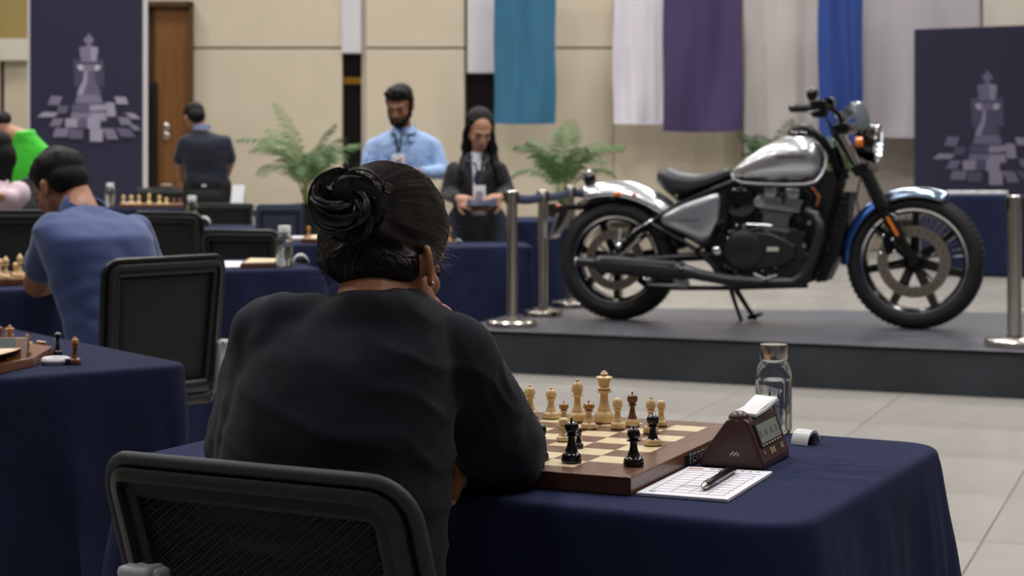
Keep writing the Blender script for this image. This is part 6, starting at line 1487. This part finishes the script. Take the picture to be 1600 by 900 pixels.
def wr(p):
    v = .0016 * noise.noise(p * 18) + .0008 * noise.noise(p * 45)
    q_ = p - P(690, 640, 2.2)
    a = math.exp(-(q_.length / .17) ** 2)
    ac = q_.x * .47 + q_.z * .88; rg = 1 - abs(sin(ac * 62 + 2.2 * noise.noise(p * 9)))
    v += .0062 * a * rg * rg * (1 - math.exp(-max(0, q_.x + .12) / .05)) + .003 * a * noise.noise(p * 14)
    q2 = p - P(790, 680, 2.35); v += .0040 * math.exp(-(q2.length / .12) ** 2) * noise.noise(Vector((p.x * 30 - p.z * 12, p.z * 20 + p.x * 14, 3)))
    q5 = p - P(755, 600, 2.24); r5 = 1 - abs(sin((q5.x * .93 + q5.z * .36) * 95 + 2 * noise.noise(p * 11))); v += .0042 * math.exp(-(q5.length / .075) ** 2) * r5 * r5
    q3 = p - P(480, 740, 2.15); r3 = 1 - abs(sin((q3.z + .25 * q3.x) * 38 + 2.4 * noise.noise(p * 6))); v += .0040 * math.exp(-(q3.length / .17) ** 2) * r3 * r3
    q4 = p - P(430, 500, 2.2); v += .003 * math.exp(-(q4.length / .08) ** 2) * noise.noise(Vector((p.x * 40, p.z * 30, 4)))
    return v
sw = blob('sweater', mb, M_knit, w, .0055, 16, disp=wr)
# ribbed neckline
sv = bpy.data.meshes  # (meshes)
from mathutils.bvhtree import BVHTree as _B
sbv = _B.FromPolygons([v.co + Vector(w.location) for v in sw.data.vertices], [tuple(p.vertices) for p in sw.data.polygons])
bbv = _B.FromPolygons([v.co + Vector(w.location) for v in body.data.vertices], [tuple(p.vertices) for p in body.data.polygons])
def surf_at(bv, x, y):
    o_ = Vector((0, 0, H)); r_ = bv.ray_cast(o_, (P(x, y, 1.0) - o_).normalized()); return r_[0]
nlp = [surf_at(sbv, x, y) for x, y in ((514, 460), (530, 458), (547, 460), (567, 464), (587, 469), (607, 475), (627, 482))]
nlp = [p for p in nlp if p is not None]
ncp = [surf_at(bbv, x, y) for x, y in ((524, 456), (538, 457), (552, 459), (566, 462), (580, 465.5), (594, 469.5))]
ncp = [p for p in ncp if p is not None and p.y > 2.0]
if len(ncp) > 2: obj('necklace', MB().tube(ncp, .0008, 6), M_gold, w, wspace=True, label='thin gold neck chain')
for e_, d_ in ((wrR, elR), (wrL, elL)):
    dd = (d_ - e_).normalized(); obj('cuff', MB().tube([e_ - dd * .004, e_ + dd * .004, e_ + dd * .03], [.0295, .032, .033], 20, cap=False), M_knit, w, wspace=True, solid=.002)
# lap and legs under the table
mb = MB(); fdv = Vector((.454, .891, 0)); ldv = Vector((-.891, .454, 0)); hp = Vector((tp.x + .02, 2.17, .50))
for sg in (-1, 1):
    k_ = hp + fdv * .42 + ldv * .10 * sg + Vector((0, 0, .0)); mb.cap2(hp + ldv * .08 * sg, .088, k_, .068, 18); mb.cap2(k_, .064, Vector((k_.x, k_.y, .12)) + fdv * .02, .045, 16)
blob('trousers', mb, mat('blue_denim', (44, 58, 88), .85, bump=(400, .2, .0008), var=(20, (36, 48, 74), .3)), w, .010, 5)
shoes(w, Vector((hp.x, hp.y, 0)) + fdv * .44, (fdv.x, fdv.y), gap=.10)

# hair: a cap of hair, the loose roll above the nape, strands, the bun and flyaways
M_fh = mat('near_black_hair', (13, 11, 11), .6, spec=.25, var=(6, (19, 15, 14), .3), bump=(30, .3, .001))
M_fs = mat('near_black_hair_strand', (40, 34, 32), .36, spec=.6, bump=(60, .1, .0003))
HC = P(602, 352, 2.262); rot_h = Matrix.Rotation(radians(-14), 3, 'Y') @ Matrix.Rotation(radians(-20), 3, 'Z')
HR = Vector((.0745, .092, .078))
def EH(dr, k=1.0, add=0): 
    dr = dr.normalized(); return HC + rot_h @ Vector((dr.x * (HR.x * k + add), dr.y * (HR.y * k + add), dr.z * (HR.z * k + add)))
mb = MB(); mb.ball(HC, tuple(HR), 36, rot_h); mb.ball(hc + Rh @ Vector((0, .016, .030)), (.0705, .083, .0725), 28, Rh)
mb.ball(P(560, 400, 2.212), (.046, .040, .036), 24); mb.ball(P(602, 408, 2.208), (.037, .034, .034), 24); mb.ball(P(590, 415, 2.20), (.055, .034, .030), 22); mb.ball(P(527, 388, 2.235), (.024, .040, .036), 20)
hr = blob('hair', mb, M_fh, w, .0038, 5, disp=lambda p: .0012 * sin(170 * (p.x + .6 * p.z) + 9 * noise.noise(p * 14)) + .0016 * noise.noise(p * 40))
from mathutils.bvhtree import BVHTree
def bvh(o): 
    lc = Vector(o.parent.location); return BVHTree.FromPolygons([v.co + lc for v in o.data.vertices], [tuple(p.vertices) for p in o.data.polygons])
hb_ = bvh(hr)
def snap(p, lift=.0006):
    l_, n_, i_, d_ = hb_.find_nearest(p); return l_ + n_ * lift if n_.dot(p - l_) >= 0 or d_ < .02 else l_ + n_ * lift
bunc = P(542, 312, 2.150); rb_ = .0335
bd = (rot_h.transposed() @ (bunc - HC)); bd = Vector((bd.x / HR.x, bd.y / HR.y, bd.z / HR.z)).normalized()
rnd = random.Random(11); sm = MB()
vis_back = rot_h.transposed() @ Vector((0, -1, 0))
cnt = 0
ref = bd.orthogonal().normalized(); ref2 = bd.cross(ref).normalized()
while cnt < 2600:
    a = rnd.uniform(0, 2 * pi); th0 = rnd.uniform(1.0, 2.5)
    st_ = (bd * cos(th0) + (ref * cos(a) + ref2 * sin(a)) * sin(th0))
    wst = rot_h @ st_
    if wst.y > .8: continue
    if (HC + Vector((wst.x * .08, 0, wst.z * .08))).z < P(0, 442, 2.25).z: continue
    cnt += 1
    th1 = rnd.uniform(.28, .42); pts = []; tw = rnd.uniform(-.10, .10); lift = rnd.uniform(-.0004, .0009); N = 14; wob = rnd.uniform(0, 6); wa = rnd.uniform(0, .012)
    for i in range(N + 1):
        u = i / N; th = th0 + (th1 - th0) * u; an = a + tw * sin(pi * u) + wa * sin(u * 7 + wob)
        dr = bd * cos(th) + (ref * cos(an) + ref2 * sin(an)) * sin(th); p = snap(EH(dr, 1, .0012), .0005 + max(0, lift))
        pts.append(p)
    sm.tube(pts, [.00055] * N + [.0003], 3, cap=False)
obj('strands', sm, M_fs, hr, wspace=True, kind='stuff')
# loose roll over the nape: strands sweeping from both sides towards the middle and up to the bun
sm = MB()
for k in range(620):
    x0 = rnd.uniform(505, 668); u0 = (x0 - 505) / 163
    ye = 425 + 16 * u0 + rnd.uniform(-8, 10); xm = x0 + rnd.uniform(-6, 6)
    p0 = P(548 + 40 * u0 + rnd.uniform(-8, 8), 352 + rnd.uniform(-8, 8), 2.170)
    p3 = P(xm, ye, 2.20 + .03 * abs(u0 - .45) * 2)
    p1 = P(532 + 105 * u0 + rnd.uniform(-5, 5), 372, 2.160); p2 = P(512 + 150 * u0 + rnd.uniform(-5, 5), 402 + 6 * u0, 2.158 + .04 * abs(u0 - .45) * 2 + rnd.uniform(0, .006))
    pts = []
    for i in range(13):
        t_ = i / 12; q9 = (p0 * (1 - t_) ** 3 + p1 * 3 * t_ * (1 - t_) ** 2 + p2 * 3 * t_ * t_ * (1 - t_) + p3 * t_ ** 3); pts.append(snap(q9, .0006 + .0012 * sin(pi * t_) * (k % 5) / 5))
    sm.tube(pts, [.0006] * 12 + [.0003], 3, cap=False)
obj('nape_strands', sm, M_fs, hr, wspace=True, kind='stuff')
# bun
bx = Vector((1, 0, 0)); bz_ = Vector((-.10, .30, .95)).normalized(); by_ = bz_.cross(bx).normalized()   # torus in the bx-bz plane, axis by
bn = blob('bun', MB().ball(bunc, (.036, .026, .031), 24).ball(bunc + Vector((.004, .03, -.01)), (.036, .032, .034), 20), M_fh, w, .0032, 4, disp=lambda p: .0016 * noise.noise(p * 60))
sm = MB()
for k in range(46):
    ph = rnd.uniform(0, 2 * pi); R0 = .0225 + rnd.uniform(-.003, .004); r0 = .0125 + rnd.uniform(-.002, .003); q_ = rnd.choice((2, 3)); a0 = rnd.uniform(0, 2 * pi); N = 44; span = rnd.uniform(.5, 1.0)
    rq = Matrix.Rotation(rnd.uniform(-.45, .45), 3, Vector((rnd.uniform(-1, 1), rnd.uniform(-.3, .3), rnd.uniform(-1, 1))).normalized()); jc = Vector((rnd.uniform(-.004, .004), rnd.uniform(-.003, .002), rnd.uniform(-.004, .004)))
    base = []
    for i in range(N + 1):
        u = a0 + 2 * pi * span * i / N; v = q_ * u * .5 + ph
        rr_ = r0 * (1 + .12 * noise.noise(Vector((u * 2, k, 0))))
        base.append((u, v, rr_))
    for s_ in range(14):
        dv = rnd.uniform(-.22, .22); du = rnd.uniform(-.03, .03); dr = rnd.uniform(-.0008, .0014); pts = []
        for (u, v, r_) in base:
            cr_2 = R0 + (r_ + dr) * cos(v + dv); pts.append(bunc + jc + rq @ (bx * (cr_2 * 1.14 * cos(u + du)) + bz_ * (cr_2 * 1.02 * sin(u + du)) + Vector((0, -1, 0)) * ((r_ + dr) * sin(v + dv) * 1.15 + .010)))
        sm.tube(pts, .00055, 3, cap=False)
obj('bun_strands', sm, M_fs, bn, wspace=True, kind='stuff')
sm = MB()
for k in range(760):      # flyaways around the head, bun, nape and right temple
    md_ = rnd.random()
    if md_ < .35: a = rnd.uniform(.3, 3.6); p = bunc + Vector((.036 * cos(a), rnd.uniform(-.01, .02), .032 * sin(a))); o_ = Vector((cos(a), 0, sin(a)))
    elif md_ < .62: a = rnd.uniform(-.5, 2.4); p = HC + Vector((.074 * cos(a), rnd.uniform(-.02, .04), .076 * sin(a))); o_ = Vector((cos(a), 0, sin(a)))
    elif md_ < .80: p = P(rnd.uniform(498, 530), rnd.uniform(395, 440), 2.22); o_ = Vector((-.8, 0, -.7))
    elif md_ < .92: p = P(rnd.uniform(676, 690), rnd.uniform(345, 420), 2.27); o_ = Vector((.9, .1, -.5))
    else: p = P(rnd.uniform(560, 650), rnd.uniform(430, 447), 2.18); o_ = Vector((rnd.uniform(-.3, .5), -.1, -1))
    L = rnd.uniform(.005, .022) * (1.1 if md_ > .62 and md_ < .92 else 1); tg = (o_ + Vector((rnd.uniform(-.9, .9), rnd.uniform(-.4, .4), rnd.uniform(-.9, .9)))).normalized(); cv = Vector((rnd.uniform(-1, 1), rnd.uniform(-1, 1), rnd.uniform(-1.2, .4))) * .9
    pts = [p + (tg * t_ + cv * t_ * t_ * .5) * L for t_ in [i / 8 for i in range(9)]]
    sm.tube(pts, [.00013] * 8 + [.00006], 3, cap=False)
obj('flyaway_hair', sm, M_fs, hr, wspace=True, kind='stuff')
